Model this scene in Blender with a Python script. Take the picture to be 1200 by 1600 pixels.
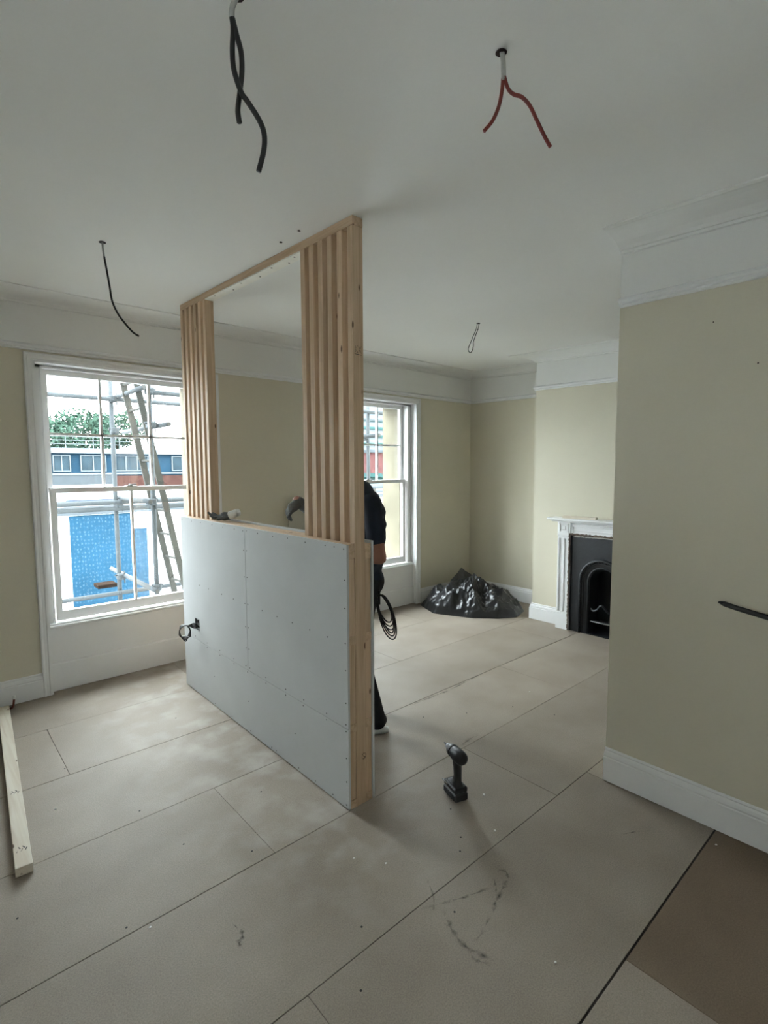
import bpy, bmesh, math, random
from mathutils import Vector, Matrix, noise
random.seed(7)
PI = math.pi
scene = bpy.context.scene
for o in list(bpy.data.objects):
    bpy.data.objects.remove(o)

# ------------------------------------------------------------------ camera, sky, exposure
F, YAW, PITCH, ROLL = 817.37, 0.730678, 0.0841663, 0.0041685
f = Vector((math.sin(YAW)*math.cos(PITCH), math.cos(YAW)*math.cos(PITCH), -math.sin(PITCH)))
r = Vector((math.cos(YAW), -math.sin(YAW), 0)); d = f.cross(r)
r2 = math.cos(ROLL)*r + math.sin(ROLL)*d; d2 = -math.sin(ROLL)*r + math.cos(ROLL)*d
cam = bpy.data.cameras.new('camera'); cam_ob = bpy.data.objects.new('camera', cam)
scene.collection.objects.link(cam_ob); scene.camera = cam_ob
cam_ob.matrix_world = Matrix(((r2.x, -d2.x, -f.x, 0), (r2.y, -d2.y, -f.y, 0), (r2.z, -d2.z, -f.z, 1.6), (0, 0, 0, 1)))
cam.sensor_fit = 'HORIZONTAL'; cam.sensor_width = 36; cam.lens = F/1200*36; cam.clip_start = .02; cam.clip_end = 500

SKY = 5.2
world = bpy.data.worlds.new('overcast_sky'); scene.world = world; world.use_nodes = True
wn = world.node_tree.nodes; wl = world.node_tree.links
bg = wn['Background']; bg.inputs['Strength'].default_value = SKY
tc = wn.new('ShaderNodeTexCoord'); nz = wn.new('ShaderNodeTexNoise'); nz.inputs['Scale'].default_value = 1.6
mx = wn.new('ShaderNodeMix'); mx.data_type = 'RGBA'
mx.inputs[6].default_value = (.93, .955, 1.0, 1); mx.inputs[7].default_value = (.98, .99, 1.0, 1)
wl.new(tc.outputs['Generated'], nz.inputs['Vector']); wl.new(nz.outputs['Fac'], mx.inputs[0]); wl.new(mx.outputs[2], bg.inputs['Color'])
scene.view_settings.view_transform = 'Standard'; scene.view_settings.look = 'None'
scene.view_settings.gamma = 1; scene.view_settings.use_curve_mapping = False
scene.view_settings.exposure = 2.64

# ------------------------------------------------------------------ materials
def mat(name, col, rough=.6, nscale=0, namt=.12, bump=0, bscale=60, metal=0, spec=.5, coords='Object', sheen=0, col2=None, ndetail=4, randv=0):
    m = bpy.data.materials.new(name); m.use_nodes = True
    n, l = m.node_tree.nodes, m.node_tree.links
    b = n['Principled BSDF']; b.inputs['Roughness'].default_value = rough; b.inputs['Metallic'].default_value = metal
    b.inputs['Specular IOR Level'].default_value = spec
    c4 = (*col, 1); b.inputs['Base Color'].default_value = c4
    t = n.new('ShaderNodeTexCoord')
    if nscale:
        z = n.new('ShaderNodeTexNoise'); z.inputs['Scale'].default_value = nscale; z.inputs['Detail'].default_value = ndetail
        l.new(t.outputs[coords], z.inputs['Vector'])
        rp = n.new('ShaderNodeValToRGB'); rp.color_ramp.elements[0].position = .3; rp.color_ramp.elements[1].position = .7
        a = col2 if col2 else tuple(max(0, c*(1-namt)) for c in col)
        rp.color_ramp.elements[0].color = (*a, 1); rp.color_ramp.elements[1].color = c4
        l.new(z.outputs['Fac'], rp.inputs[0]); src = rp.outputs[0]
        if randv:
            oi = n.new('ShaderNodeObjectInfo'); mr = n.new('ShaderNodeMapRange'); mr.inputs[3].default_value = 1-randv; mr.inputs[4].default_value = 1+randv
            l.new(oi.outputs['Random'], mr.inputs[0]); vm = n.new('ShaderNodeVectorMath'); vm.operation = 'SCALE'
            l.new(src, vm.inputs[0]); l.new(mr.outputs[0], vm.inputs[3]); src = vm.outputs[0]
        l.new(src, b.inputs['Base Color'])
    if bump:
        z2 = n.new('ShaderNodeTexNoise'); z2.inputs['Scale'].default_value = bscale; z2.inputs['Detail'].default_value = 3
        l.new(t.outputs[coords], z2.inputs['Vector']); bp = n.new('ShaderNodeBump'); bp.inputs['Strength'].default_value = bump; bp.inputs['Distance'].default_value = .01
        l.new(z2.outputs['Fac'], bp.inputs['Height']); l.new(bp.outputs[0], b.inputs['Normal'])
    return m

def pine(name, axis, base=(.66, .49, .335), dark=(.53, .37, .235)):
    m = bpy.data.materials.new(name); m.use_nodes = True
    n, l = m.node_tree.nodes, m.node_tree.links; b = n['Principled BSDF']; b.inputs['Roughness'].default_value = .62
    b.inputs['Specular IOR Level'].default_value = .3
    t = n.new('ShaderNodeTexCoord'); oi = n.new('ShaderNodeObjectInfo')
    off = n.new('ShaderNodeVectorMath'); off.operation = 'MULTIPLY_ADD'
    comb = n.new('ShaderNodeCombineXYZ')
    for i in range(3): l.new(oi.outputs['Random'], comb.inputs[i])
    l.new(comb.outputs[0], off.inputs[0]); off.inputs[1].default_value = (7.3, 9.1, 5.7); l.new(t.outputs['Object'], off.inputs[2])
    mp = n.new('ShaderNodeMapping'); s = [34, 34, 34]; s[axis] = 1.6; mp.inputs['Scale'].default_value = s
    l.new(off.outputs[0], mp.inputs[0])
    z = n.new('ShaderNodeTexNoise'); z.inputs['Scale'].default_value = 1.5; z.inputs['Detail'].default_value = 5; z.inputs['Distortion'].default_value = .6
    l.new(mp.outputs[0], z.inputs['Vector'])
    rp = n.new('ShaderNodeValToRGB'); e = rp.color_ramp.elements; e[0].position = .34; e[1].position = .62; e[0].color = (*dark, 1); e[1].color = (*base, 1)
    l.new(z.outputs['Fac'], rp.inputs[0])
    mp2 = n.new('ShaderNodeMapping'); s2 = [19, 19, 19]; s2[axis] = 6.5; mp2.inputs['Scale'].default_value = s2
    l.new(off.outputs[0], mp2.inputs[0])
    v = n.new('ShaderNodeTexVoronoi'); v.inputs['Scale'].default_value = 1; l.new(mp2.outputs[0], v.inputs['Vector'])
    # only some cells carry a knot
    sp = n.new('ShaderNodeSeparateColor'); l.new(v.outputs['Color'], sp.inputs[0])
    gt = n.new('ShaderNodeMath'); gt.operation = 'GREATER_THAN'; gt.inputs[1].default_value = .5; l.new(sp.outputs[0], gt.inputs[0])
    kr = n.new('ShaderNodeMapRange'); kr.inputs[1].default_value = .07; kr.inputs[2].default_value = .13; kr.inputs[3].default_value = 1; kr.inputs[4].default_value = 0
    l.new(v.outputs['Distance'], kr.inputs[0]); ml = n.new('ShaderNodeMath'); ml.operation = 'MULTIPLY'; l.new(kr.outputs[0], ml.inputs[0]); l.new(gt.outputs[0], ml.inputs[1])
    mxx = n.new('ShaderNodeMix'); mxx.data_type = 'RGBA'; mxx.inputs[7].default_value = (.13, .065, .035, 1)
    l.new(ml.outputs[0], mxx.inputs[0]); l.new(rp.outputs[0], mxx.inputs[6])
    mr = n.new('ShaderNodeMapRange'); mr.inputs[3].default_value = .86; mr.inputs[4].default_value = 1.1; l.new(oi.outputs['Random'], mr.inputs[0])
    vm = n.new('ShaderNodeVectorMath'); vm.operation = 'SCALE'; l.new(mxx.outputs[2], vm.inputs[0]); l.new(mr.outputs[0], vm.inputs[3])
    l.new(vm.outputs[0], b.inputs['Base Color'])
    return m

def chipboard(name, lo=(.275, .231, .184), hi=(.350, .302, .249)):
    m = bpy.data.materials.new(name); m.use_nodes = True
    n, l = m.node_tree.nodes, m.node_tree.links; b = n['Principled BSDF']; b.inputs['Roughness'].default_value = .62; b.inputs['Specular IOR Level'].default_value = .32
    g = n.new('ShaderNodeNewGeometry'); oi = n.new('ShaderNodeObjectInfo')
    big = n.new('ShaderNodeTexNoise'); big.inputs['Scale'].default_value = 2.2; big.inputs['Detail'].default_value = 6; l.new(g.outputs['Position'], big.inputs['Vector'])
    r1 = n.new('ShaderNodeValToRGB'); e = r1.color_ramp.elements; e[0].position = .32; e[1].position = .70
    e[0].color = (*lo, 1); e[1].color = (*hi, 1); l.new(big.outputs['Fac'], r1.inputs[0])
    ch = n.new('ShaderNodeTexNoise'); ch.inputs['Scale'].default_value = 210; ch.inputs['Detail'].default_value = 2; l.new(g.outputs['Position'], ch.inputs['Vector'])
    r2_ = n.new('ShaderNodeMapRange'); r2_.inputs[1].default_value = .3; r2_.inputs[2].default_value = .7; r2_.inputs[3].default_value = .84; r2_.inputs[4].default_value = 1.14; l.new(ch.outputs['Fac'], r2_.inputs[0])
    vm = n.new('ShaderNodeVectorMath'); vm.operation = 'SCALE'; l.new(r1.outputs[0], vm.inputs[0]); l.new(r2_.outputs[0], vm.inputs[3])
    mr = n.new('ShaderNodeMapRange'); mr.inputs[3].default_value = .94; mr.inputs[4].default_value = 1.05; l.new(oi.outputs['Random'], mr.inputs[0])
    vm2 = n.new('ShaderNodeVectorMath'); vm2.operation = 'SCALE'; l.new(vm.outputs[0], vm2.inputs[0]); l.new(mr.outputs[0], vm2.inputs[3])
    # plaster dust trodden in round the new wall: patchy, strongest at its foot
    sx = n.new('ShaderNodeSeparateXYZ'); l.new(g.outputs['Position'], sx.inputs[0])
    dn = n.new('ShaderNodeTexNoise'); dn.inputs['Scale'].default_value = 5; dn.inputs['Detail'].default_value = 8; l.new(g.outputs['Position'], dn.inputs['Vector'])
    ax = n.new('ShaderNodeMath'); ax.operation = 'SUBTRACT'; ax.inputs[1].default_value = 1.35; l.new(sx.outputs[0], ax.inputs[0])
    ab = n.new('ShaderNodeMath'); ab.operation = 'ABSOLUTE'; l.new(ax.outputs[0], ab.inputs[0])
    fx = n.new('ShaderNodeMapRange'); fx.inputs[1].default_value = 0; fx.inputs[2].default_value = .75; fx.inputs[3].default_value = 1; fx.inputs[4].default_value = 0; l.new(ab.outputs[0], fx.inputs[0])
    fy = n.new('ShaderNodeMapRange'); fy.inputs[1].default_value = 1.1; fy.inputs[2].default_value = 1.9; l.new(sx.outputs[1], fy.inputs[0])
    m1 = n.new('ShaderNodeMath'); m1.operation = 'MULTIPLY'; l.new(fx.outputs[0], m1.inputs[0]); l.new(fy.outputs[0], m1.inputs[1])
    dr = n.new('ShaderNodeMapRange'); dr.inputs[1].default_value = .46; dr.inputs[2].default_value = .68; dr.inputs[4].default_value = .55; l.new(dn.outputs['Fac'], dr.inputs[0])
    m2 = n.new('ShaderNodeMath'); m2.operation = 'MULTIPLY'; l.new(m1.outputs[0], m2.inputs[0]); l.new(dr.outputs[0], m2.inputs[1])
    mm = n.new('ShaderNodeMix'); mm.data_type = 'RGBA'; mm.inputs[7].default_value = (.52, .49, .45, 1); l.new(m2.outputs[0], mm.inputs[0]); l.new(vm2.outputs[0], mm.inputs[6])
    l.new(mm.outputs[2], b.inputs['Base Color'])
    bp = n.new('ShaderNodeBump'); bp.inputs['Strength'].default_value = .12; bp.inputs['Distance'].default_value = .004; l.new(ch.outputs['Fac'], bp.inputs['Height']); l.new(bp.outputs[0], b.inputs['Normal'])
    return m

def glassmat():
    m = bpy.data.materials.new('window_glass'); m.use_nodes = True
    n, l = m.node_tree.nodes, m.node_tree.links; n.remove(n['Principled BSDF'])
    tr = n.new('ShaderNodeBsdfTransparent'); tr.inputs[0].default_value = (.93, .975, .985, 1)
    gl = n.new('ShaderNodeBsdfGlossy'); gl.inputs['Roughness'].default_value = .01
    lw = n.new('ShaderNodeLayerWeight'); lw.inputs[0].default_value = .5; pw = n.new('ShaderNodeMath'); pw.operation = 'POWER'; pw.inputs[1].default_value = 5; l.new(lw.outputs['Facing'], pw.inputs[0])
    fr = n.new('ShaderNodeMapRange'); fr.inputs[3].default_value = .04; fr.inputs[4].default_value = .95; l.new(pw.outputs[0], fr.inputs[0]); mxs = n.new('ShaderNodeMixShader')
    l.new(fr.outputs[0], mxs.inputs[0]); l.new(tr.outputs[0], mxs.inputs[1]); l.new(gl.outputs[0], mxs.inputs[2]); l.new(mxs.outputs[0], n['Material Output'].inputs[0])
    return m

def markmat(name, col, amt):
    m = bpy.data.materials.new(name); m.use_nodes = True
    n, l = m.node_tree.nodes, m.node_tree.links; b = n['Principled BSDF']; b.inputs['Base Color'].default_value = (*col, 1); b.inputs['Roughness'].default_value = .8
    g = n.new('ShaderNodeNewGeometry'); z = n.new('ShaderNodeTexNoise'); z.inputs['Scale'].default_value = 45; z.inputs['Detail'].default_value = 5; l.new(g.outputs['Position'], z.inputs['Vector'])
    mr = n.new('ShaderNodeMapRange'); mr.inputs[1].default_value = .35; mr.inputs[2].default_value = .7; mr.inputs[4].default_value = amt; l.new(z.outputs['Fac'], mr.inputs[0])
    uv = n.new('ShaderNodeAttribute'); uv.attribute_name = 'edge'; mu = n.new('ShaderNodeMath'); mu.operation = 'MULTIPLY'
    l.new(mr.outputs[0], mu.inputs[0]); l.new(uv.outputs['Fac'], mu.inputs[1]); l.new(mu.outputs[0], b.inputs['Alpha'])
    return m

M = dict(
    white=mat('white_ceiling_paint', (.80, .80, .775), .85, 1.2, .03, .05, 30, coords='Object'),
    frieze=mat('white_frieze_paint', (.79, .79, .765), .8, 2, .03, .06, 25),
    cream=mat('cream_wall_paint', (.652, .613, .487), .75, 1.8, .05, .08, 22),
    gloss=mat('white_satin_woodwork', (.80, .805, .80), .38, 3, .03, .04, 18),
    chip=chipboard('chipboard_flooring'),
    chipdark=chipboard('older_brown_chipboard', (.175, .130, .090), (.235, .180, .128)),
    sub=mat('dark_subfloor', (.05, .04, .035), .9, 9, .3),
    board=mat('grey_plasterboard', (.57, .585, .585), .85, 3.2, .08, .03, 80),
    buff=mat('buff_board', (.50, .475, .39), .85, 5, .1),
    boardedge=mat('gypsum_edge', (.62, .60, .56), .9, 40, .15),
    pineZ=pine('sawn_pine_upright', 2), pineY=pine('sawn_pine_rail', 1), pineX=pine('sawn_pine_cross', 0),
    whitewood=mat('whitened_softwood', (.86, .84, .77), .7, 12, .06),
    palepine=pine('pale_planed_pine', 1, (.80, .74, .62), (.70, .61, .49)),
    glass=glassmat(),
    screw=mat('black_screw', (.015, .015, .015), .5, 30, .3),
    steel=mat('galvanised_steel', (.33, .34, .34), .45, 14, .3, metal=.8),
    blackpl=mat('black_plastic', (.012, .012, .013), .42, 20, .3),
    sack=mat('black_polythene', (.013, .014, .016), .30, 8, .3, .2, 30, spec=.6),
    cast=mat('black_cast_iron', (.012, .015, .019), .45, 22, .35, .15, 60, spec=.5),
    sooty=mat('sooty_firebrick', (.10, .09, .08), .9, 14, .5, .3, 30),
    plaster=mat('broken_plaster', (.16, .12, .09), .95, 30, .5, .5, 40),
    greycable=mat('black_cable_sheath', (.018, .018, .018), .45, 30, .3),
    redcable=mat('red_cable_sheath', (.22, .03, .022), .5, 30, .3),
    sleeve=mat('painted_cable_sleeve', (.50, .50, .47), .7, 40, .2),
    hole=mat('dark_hole', (.03, .012, .01), .95, 30, .4),
    copper=mat('dull_copper', (.22, .06, .035), .45, 30, .3, metal=.5),
    whitepl=mat('white_plastic', (.80, .80, .78), .4, 30, .08),
    navy=mat('navy_cotton', (.010, .017, .04), .85, 40, .25, .15, 90),
    denim=mat('black_work_trousers', (.008, .009, .013), .9, 40, .3, .15, 70),
    skin=mat('skin', (.40, .19, .135), .5, 14, .12, .05, 80),
    hair=mat('dark_brown_hair', (.03, .02, .014), .7, 60, .4, .4, 120),
    eyew=mat('eye_white', (.75, .73, .70), .3, 10, .05), eyed=mat('eye_iris', (.05, .03, .02), .2, 10, .1),
    lip=mat('lip', (.36, .14, .11), .5, 30, .1),
    shoe=mat('black_shoe', (.012, .012, .013), .6, 30, .3), sole=mat('white_rubber_sole', (.66, .66, .64), .6, 30, .1),
    glove=mat('grey_work_glove', (.13, .135, .13), .75, 60, .3, .2, 120), cuff=mat('white_knit_cuff', (.75, .75, .72), .8, 80, .15, .2, 150),
    tube=mat('scaffold_tube', (.040, .045, .048), .7, 6, .25, spec=.05), alu=mat('aluminium_ladder', (.030, .030, .027), .7, 8, .2, spec=.05),
    render=mat('white_render_wall', (.70, .72, .72), .9, 3, .06, spec=0), stone=mat('cream_stucco', (.15, .135, .10), .9, 4, .22, .2, 20, spec=.05),
    whitetrim=mat('weathered_white_trim', (.075, .085, .09), .9, 3, .1, spec=0),
    officeblue=mat('blue_grey_cladding', (.010, .024, .038), .9, 2, .2, spec=0), brick=mat('brown_brickwork', (.036, .019, .016), .9, 3, .35, spec=0, col2=(.026, .013, .011)),
    redbrick=mat('red_brickwork', (.060, .027, .026), .9, 3, .3, spec=0), farglass=mat('distant_glazing', (.022, .034, .042), .9, 1, .4, spec=0), grey=mat('grey_fascia', (.038, .044, .048), .9, 4, .15, spec=0),
    asphalt=mat('street_asphalt', (.05, .05, .05), .9, 4, .2, spec=.1), leaf=mat('tree_leaves', (.034, .060, .044), .9, 1.5, .5, spec=0), bark=mat('tree_bark', (.02, .016, .012), .9, 6, .3, spec=0),
    board2=mat('scaffold_board', (.020, .014, .011), .9, 8, .35, spec=0), bluesign=mat('blue_sign', (.005, .018, .045), .9, 4, .1, spec=0), greenroof=mat('green_sheet_roof', (.022, .048, .046), .9, 4, .2, spec=0),
    scuff=markmat('rubber_scuff', (.10, .085, .07), .8), ink=markmat('dark_paint_mark', (.03, .03, .04), 1.3), crumb=mat('plaster_crumb', (.85, .84, .80), .9, 60, .1),
)
def bluepanel():
    m = mat('blue_dotted_sheet', (.009, .029, .049), .9, 1.2, .2, spec=0)
    n, l = m.node_tree.nodes, m.node_tree.links; b = n['Principled BSDF']; src = b.inputs['Base Color'].links[0].from_socket
    g = n.new('ShaderNodeNewGeometry'); mp = n.new('ShaderNodeMapping'); mp.inputs['Scale'].default_value = (13, 13, 10); l.new(g.outputs['Position'], mp.inputs[0])
    v = n.new('ShaderNodeTexVoronoi'); v.inputs['Randomness'].default_value = .45; v.inputs['Scale'].default_value = 1; l.new(mp.outputs[0], v.inputs['Vector'])
    mr = n.new('ShaderNodeMapRange'); mr.inputs[1].default_value = .16; mr.inputs[2].default_value = .30; mr.inputs[3].default_value = .75; mr.inputs[4].default_value = 0; l.new(v.outputs['Distance'], mr.inputs[0])
    mm = n.new('ShaderNodeMix'); mm.data_type = 'RGBA'; mm.inputs[7].default_value = (.028, .052, .072, 1); l.new(mr.outputs[0], mm.inputs[0]); l.new(src, mm.inputs[6]); l.new(mm.outputs[2], b.inputs['Base Color'])
    return m
M['bluepanel'] = bluepanel()

# ------------------------------------------------------------------ mesh helpers
C = scene.collection
def thing(name, label, cat, loc=(0, 0, 0), rotz=0, group=None):
    o = bpy.data.objects.new(name, None); o.empty_display_size = .1; C.objects.link(o)
    o.location = loc; o.rotation_euler = (0, 0, rotz); o['label'] = label; o['category'] = cat
    if group: o['group'] = group
    return o
def tag(o, label, cat, group=None, kind=None):
    o['label'] = label; o['category'] = cat
    if group: o['group'] = group
    if kind: o['kind'] = kind
    return o
def base_of(p):
    v = Vector((0, 0, 0))
    while p: v += p.location; p = p.parent
    return v
def obj(name, bm, m, parent=None, smooth=False, local=False, label=None):
    """bm is in world metres; origin moves to the parent's origin or the mesh's own base"""
    me = bpy.data.meshes.new(name)
    if not local:
        if parent: off = base_of(parent)
        else:
            xs = [v.co for v in bm.verts]
            off = Vector(((min(c.x for c in xs)+max(c.x for c in xs))/2, (min(c.y for c in xs)+max(c.y for c in xs))/2, min(c.z for c in xs)))
        bmesh.ops.translate(bm, verts=bm.verts, vec=-off)
    bmesh.ops.recalc_face_normals(bm, faces=bm.faces)
    bm.to_mesh(me); bm.free()
    for mm in (m if isinstance(m, (list, tuple)) else [m]): me.materials.append(mm)
    if smooth:
        for p in me.polygons: p.use_smooth = True
    o = bpy.data.objects.new(name, me); C.objects.link(o)
    if parent: o.parent = parent
    elif not local: o.location = off
    if label: o['label'] = label
    return o
def struct(name, bm, m, label=None, parent=None, smooth=False):
    o = obj(name, bm, m, parent, smooth)
    if not parent: o['kind'] = 'structure'
    if label: o['label'] = label
    return o
def new(): return bmesh.new()
def hexa(bm, p, mi=0):
    v = [bm.verts.new(q) for q in p]
    for idx in ((3, 2, 1, 0), (4, 5, 6, 7), (0, 1, 5, 4), (1, 2, 6, 5), (2, 3, 7, 6), (3, 0, 4, 7)):
        bm.faces.new([v[i] for i in idx]).material_index = mi
    return v
def box(bm, x0, x1, y0, y1, z0, z1, mi=0, bev=0):
    if bev:
        t = bmesh.new(); hexa(t, [(x0, y0, z0), (x1, y0, z0), (x1, y1, z0), (x0, y1, z0), (x0, y0, z1), (x1, y0, z1), (x1, y1, z1), (x0, y1, z1)], mi)
        bmesh.ops.bevel(t, geom=t.edges[:], offset=bev, segments=1, affect='EDGES')
        for fc in t.faces: fc.material_index = mi
        join(bm, t); return
    hexa(bm, [(x0, y0, z0), (x1, y0, z0), (x1, y1, z0), (x0, y1, z0), (x0, y0, z1), (x1, y0, z1), (x1, y1, z1), (x0, y1, z1)], mi)
def join(bm, t, mtx=None):
    if mtx is not None: bmesh.ops.transform(t, matrix=mtx, verts=t.verts)
    me = bpy.data.meshes.new('tmp'); t.to_mesh(me); t.free(); bm.from_mesh(me); bpy.data.meshes.remove(me)
def bx(*a, **k):
    b = new(); box(b, *a, **k); return b
def catmull(pts, n=6):
    P = [Vector(p) for p in pts]; P = [P[0]*2-P[1]] + P + [P[-1]*2-P[-2]]; out = []
    for i in range(1, len(P)-2):
        for k in range(n):
            t = k/n; a, b, c, e = P[i-1], P[i], P[i+1], P[i+2]
            out.append(.5*((2*b)+(-a+c)*t+(2*a-5*b+4*c-e)*t*t+(-a+3*b-3*c+e)*t**3))
    out.append(P[-2]); return out
def tube(bm, pts, rad, seg=8, smooth_n=0, cap=True, mi=0):
    P = catmull(pts, smooth_n) if smooth_n else [Vector(p) for p in pts]
    R = rad if isinstance(rad, (list, tuple)) else None
    up = None; rings = []
    for i, p in enumerate(P):
        tn = (P[min(i+1, len(P)-1)]-P[max(i-1, 0)]).normalized()
        if up is None:
            up = Vector((0, 0, 1)) if abs(tn.z) < .9 else Vector((1, 0, 0))
        s = tn.cross(up)
        if s.length < 1e-6: s = tn.cross(Vector((.3, .9, .1)))
        s.normalize(); up = s.cross(tn).normalized()
        rr = R[0]+(R[-1]-R[0])*i/(len(P)-1) if R else rad
        rings.append([bm.verts.new(p+rr*(math.cos(a)*s+math.sin(a)*up)) for a in [2*PI*k/seg for k in range(seg)]])
    for a, b in zip(rings, rings[1:]):
        for k in range(seg): bm.faces.new((a[k], a[(k+1) % seg], b[(k+1) % seg], b[k])).material_index = mi
    if cap:
        bm.faces.new(rings[0][::-1]).material_index = mi; bm.faces.new(rings[-1]).material_index = mi
    return bm
def sweep(bm, path, prof, zf, closed=False):
    """mitred moulding; room on the left of travel. prof = (projection, drop below zf)"""
    n = len(path); rings = []
    for i, p in enumerate(path):
        p = Vector(p)
        a = Vector(path[i-1]) if (i > 0 or closed) else None
        b = Vector(path[(i+1) % n]) if (i < n-1 or closed) else None
        def nrm(u, v):
            t = (v-u).normalized(); return Vector((-t.y, t.x))
        n1 = nrm(a, p) if a is not None else nrm(p, b); n2 = nrm(p, b) if b is not None else n1
        mt = (n1+n2); mt = mt/max(.2, mt.dot(n1)) if mt.length > 1e-6 else n1
        ring = []
        for (o_, dz) in prof:
            q = p+mt*o_; ring.append(bm.verts.new((q.x, q.y, zf(q.x, q.y)+dz)))
        rings.append(ring)
    m_ = len(prof); pairs = list(zip(rings, rings[1:]))
    if closed: pairs.append((rings[-1], rings[0]))
    for a, b in pairs:
        for k in range(m_): bm.faces.new((a[k], a[(k+1) % m_], b[(k+1) % m_], b[k]))
    if not closed: bm.faces.new(rings[0]); bm.faces.new(rings[-1][::-1])
    return bm
def bake(o, mods):
    for kind, kw in mods:
        md = o.modifiers.new('m', kind)
        for k, v in kw.items(): setattr(md, k, v)
    dg = bpy.context.evaluated_depsgraph_get(); dg.update()
    me = bpy.data.meshes.new_from_object(o.evaluated_get(dg)); old = o.data; o.modifiers.clear()
    mats = [m for m in old.materials]; o.data = me
    me.materials.clear()
    for m in mats: me.materials.append(m)
    for p in me.polygons: p.use_smooth = True
    bpy.data.meshes.remove(old); return o
def blob(bm, c, rx, ry=None, rz=None, rot=None, sub=2):
    ry = ry or rx; rz = rz or rx
    mt = Matrix.Translation(c) @ (rot.to_4x4() if rot else Matrix.Identity(4)) @ Matrix.Diagonal((rx, ry, rz, 1))
    bmesh.ops.create_icosphere(bm, subdivisions=sub, radius=1, matrix=mt)
def limb(bm, pts, rads, step=.35, sub=2, sq=None):
    for (a, b), (ra, rb) in zip(zip(pts, pts[1:]), zip(rads, rads[1:])):
        a, b = Vector(a), Vector(b); L = (b-a).length; n = max(1, int(L/(min(ra, rb)*step)))
        for i in range(n+1):
            t = i/n; blob(bm, a.lerp(b, t), ra+(rb-ra)*t, sub=sub)

# ------------------------------------------------------------------ levels of the room
def cz(x, y): return 2.63+.0325*y          # old ceiling, not quite level
def rz(x, y): return 2.352+.0145*y         # picture rail
X0, Y0, XR, XT, YE, XB, XA, YW = -1.2, -2.0, 2.56, 2.76, 1.16, 4.80, 5.31, 4.27
BY0, BY1 = 1.446, 3.01
YO = 4.70
def band(bm, x0, x1, y0, y1, zb, zt):
    hexa(bm, [(x0, y0, zb(x0, y0)), (x1, y0, zb(x1, y0)), (x1, y1, zb(x1, y1)), (x0, y1, zb(x0, y1)),
              (x0, y0, zt(x0, y0)), (x1, y0, zt(x1, y0)), (x1, y1, zt(x1, y1)), (x0, y1, zt(x0, y1))])
zero = lambda x, y: -.02
top = lambda x, y: cz(x, y)+.01

# floor: dark subfloor, chipboard sheets laid over it
floor = struct('floor', bx(X0-.1, XA+.1, Y0-.1, YO, -.12, -.0045), M['sub'], 'chipboard sheet floor of the stripped room')
rows = [(-2.0, -1.75, [1.1]), (-1.75, -1.15, [.3]), (-1.15, -.55, [1.9, 4.3]), (-.55, .05, [.6, 3.0]), (.05, .655, [1.635, 4.03]), (.655, 1.25, [-.6, .80, 2.545, 4.9]), (1.25, 1.84, [-.15, 2.25, 4.65]),
        (1.84, 2.44, [1.03, 3.43]), (2.44, 3.06, [-.45, 1.95, 4.35]), (3.06, 3.70, [.518, 2.918]), (3.70, 4.42, [-.9, 1.5, 3.9])]
for ri, (ya, yb, cuts) in enumerate(rows):
    xs = [X0] + cuts + [XA]
    for xa, xb in zip(xs, xs[1:]):
        if yb > 4.3 and False: pass
        g = .0035 if abs(ya-.655) < .01 else .0011
        g2 = .0035 if abs(yb-.655) < .01 else .0011
        obj('chipboard_sheet', bx(xa+.0007, xb-.0007, ya+g, yb-g2, -.0042, random.uniform(-.0006, .0004), bev=.0012), M['chipdark' if (ya == .05 and xa > 1.6) else 'chip'], floor)
ceil = struct('ceiling', (lambda b: (band(b, X0-.1, XA+.1, Y0-.1, YO, cz, lambda x, y: 2.95), b)[1])(new()), M['white'], 'white plaster ceiling, slightly uneven')

# window wall built round its two openings
OPEN = [(.64, 1.90), (3.075, 4.335)]; OT = 2.335
b = new(); segs = [(X0-.1, OPEN[0][0]), (OPEN[0][1], OPEN[1][0]), (OPEN[1][1], XA+.1)]
for a, c in segs: band(b, a, c, YW, YO, zero, rz)
for a, c in OPEN:
    box(b, a, c, YW, YO, OT, 2.36)
    box(b, a, c, YW, YO, 2.36, rz(0, YW)) if rz(0, YW) > 2.36 else None
    box(b, a, c, 4.325, YO, -.02, .47)
wall_back = struct('wall_back', b, M['cream'], 'cream window wall with two sash windows')
b = new(); band(b, X0-.1, XA+.1, YW+.001, YO, rz, top); struct('frieze', b, M['frieze'], 'white painted frieze', wall_back)
def wall(name, x0, x1, y0, y1, label):
    b = new(); band(b, x0, x1, y0, y1, zero, rz); w = struct(name, b, M['cream'], label)
    b = new(); band(b, x0, x1, y0, y1, rz, top); struct('frieze', b, M['frieze'], 'white painted frieze', w); return w
wall_right = wall('wall_right', XR, XT, Y0, YE, 'cream wall stub on the right with white skirting')
SL = (.06, .34, 1.00, 1.90)               # added fill window in the left wall, out of frame, lights the right wall
b = new(); band(b, X0-.1, X0, Y0-.1, SL[0], zero, rz); band(b, X0-.1, X0, SL[1], YW, zero, rz); box(b, X0-.1, X0, SL[0], SL[1], -.02, SL[2]); band(b, X0-.1, X0, SL[0], SL[1], lambda x, y: SL[3], rz)
wl_ = struct('wall_left', b, M['cream'], 'cream wall left of the camera')
b = new(); band(b, X0-.1, X0, Y0-.1, YW, rz, top); struct('frieze', b, M['frieze'], 'white painted frieze', wl_)
b = new()
for ya, yb, za, zb in ((SL[0], SL[0]+.04, SL[2], SL[3]), (SL[1]-.04, SL[1], SL[2], SL[3]), (SL[0], SL[1], SL[2], SL[2]+.04), (SL[0], SL[1], SL[3]-.04, SL[3]), (SL[0], SL[1], 1.31, 1.34)): box(b, X0-.07, X0-.02, ya, yb, za, zb)
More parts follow.
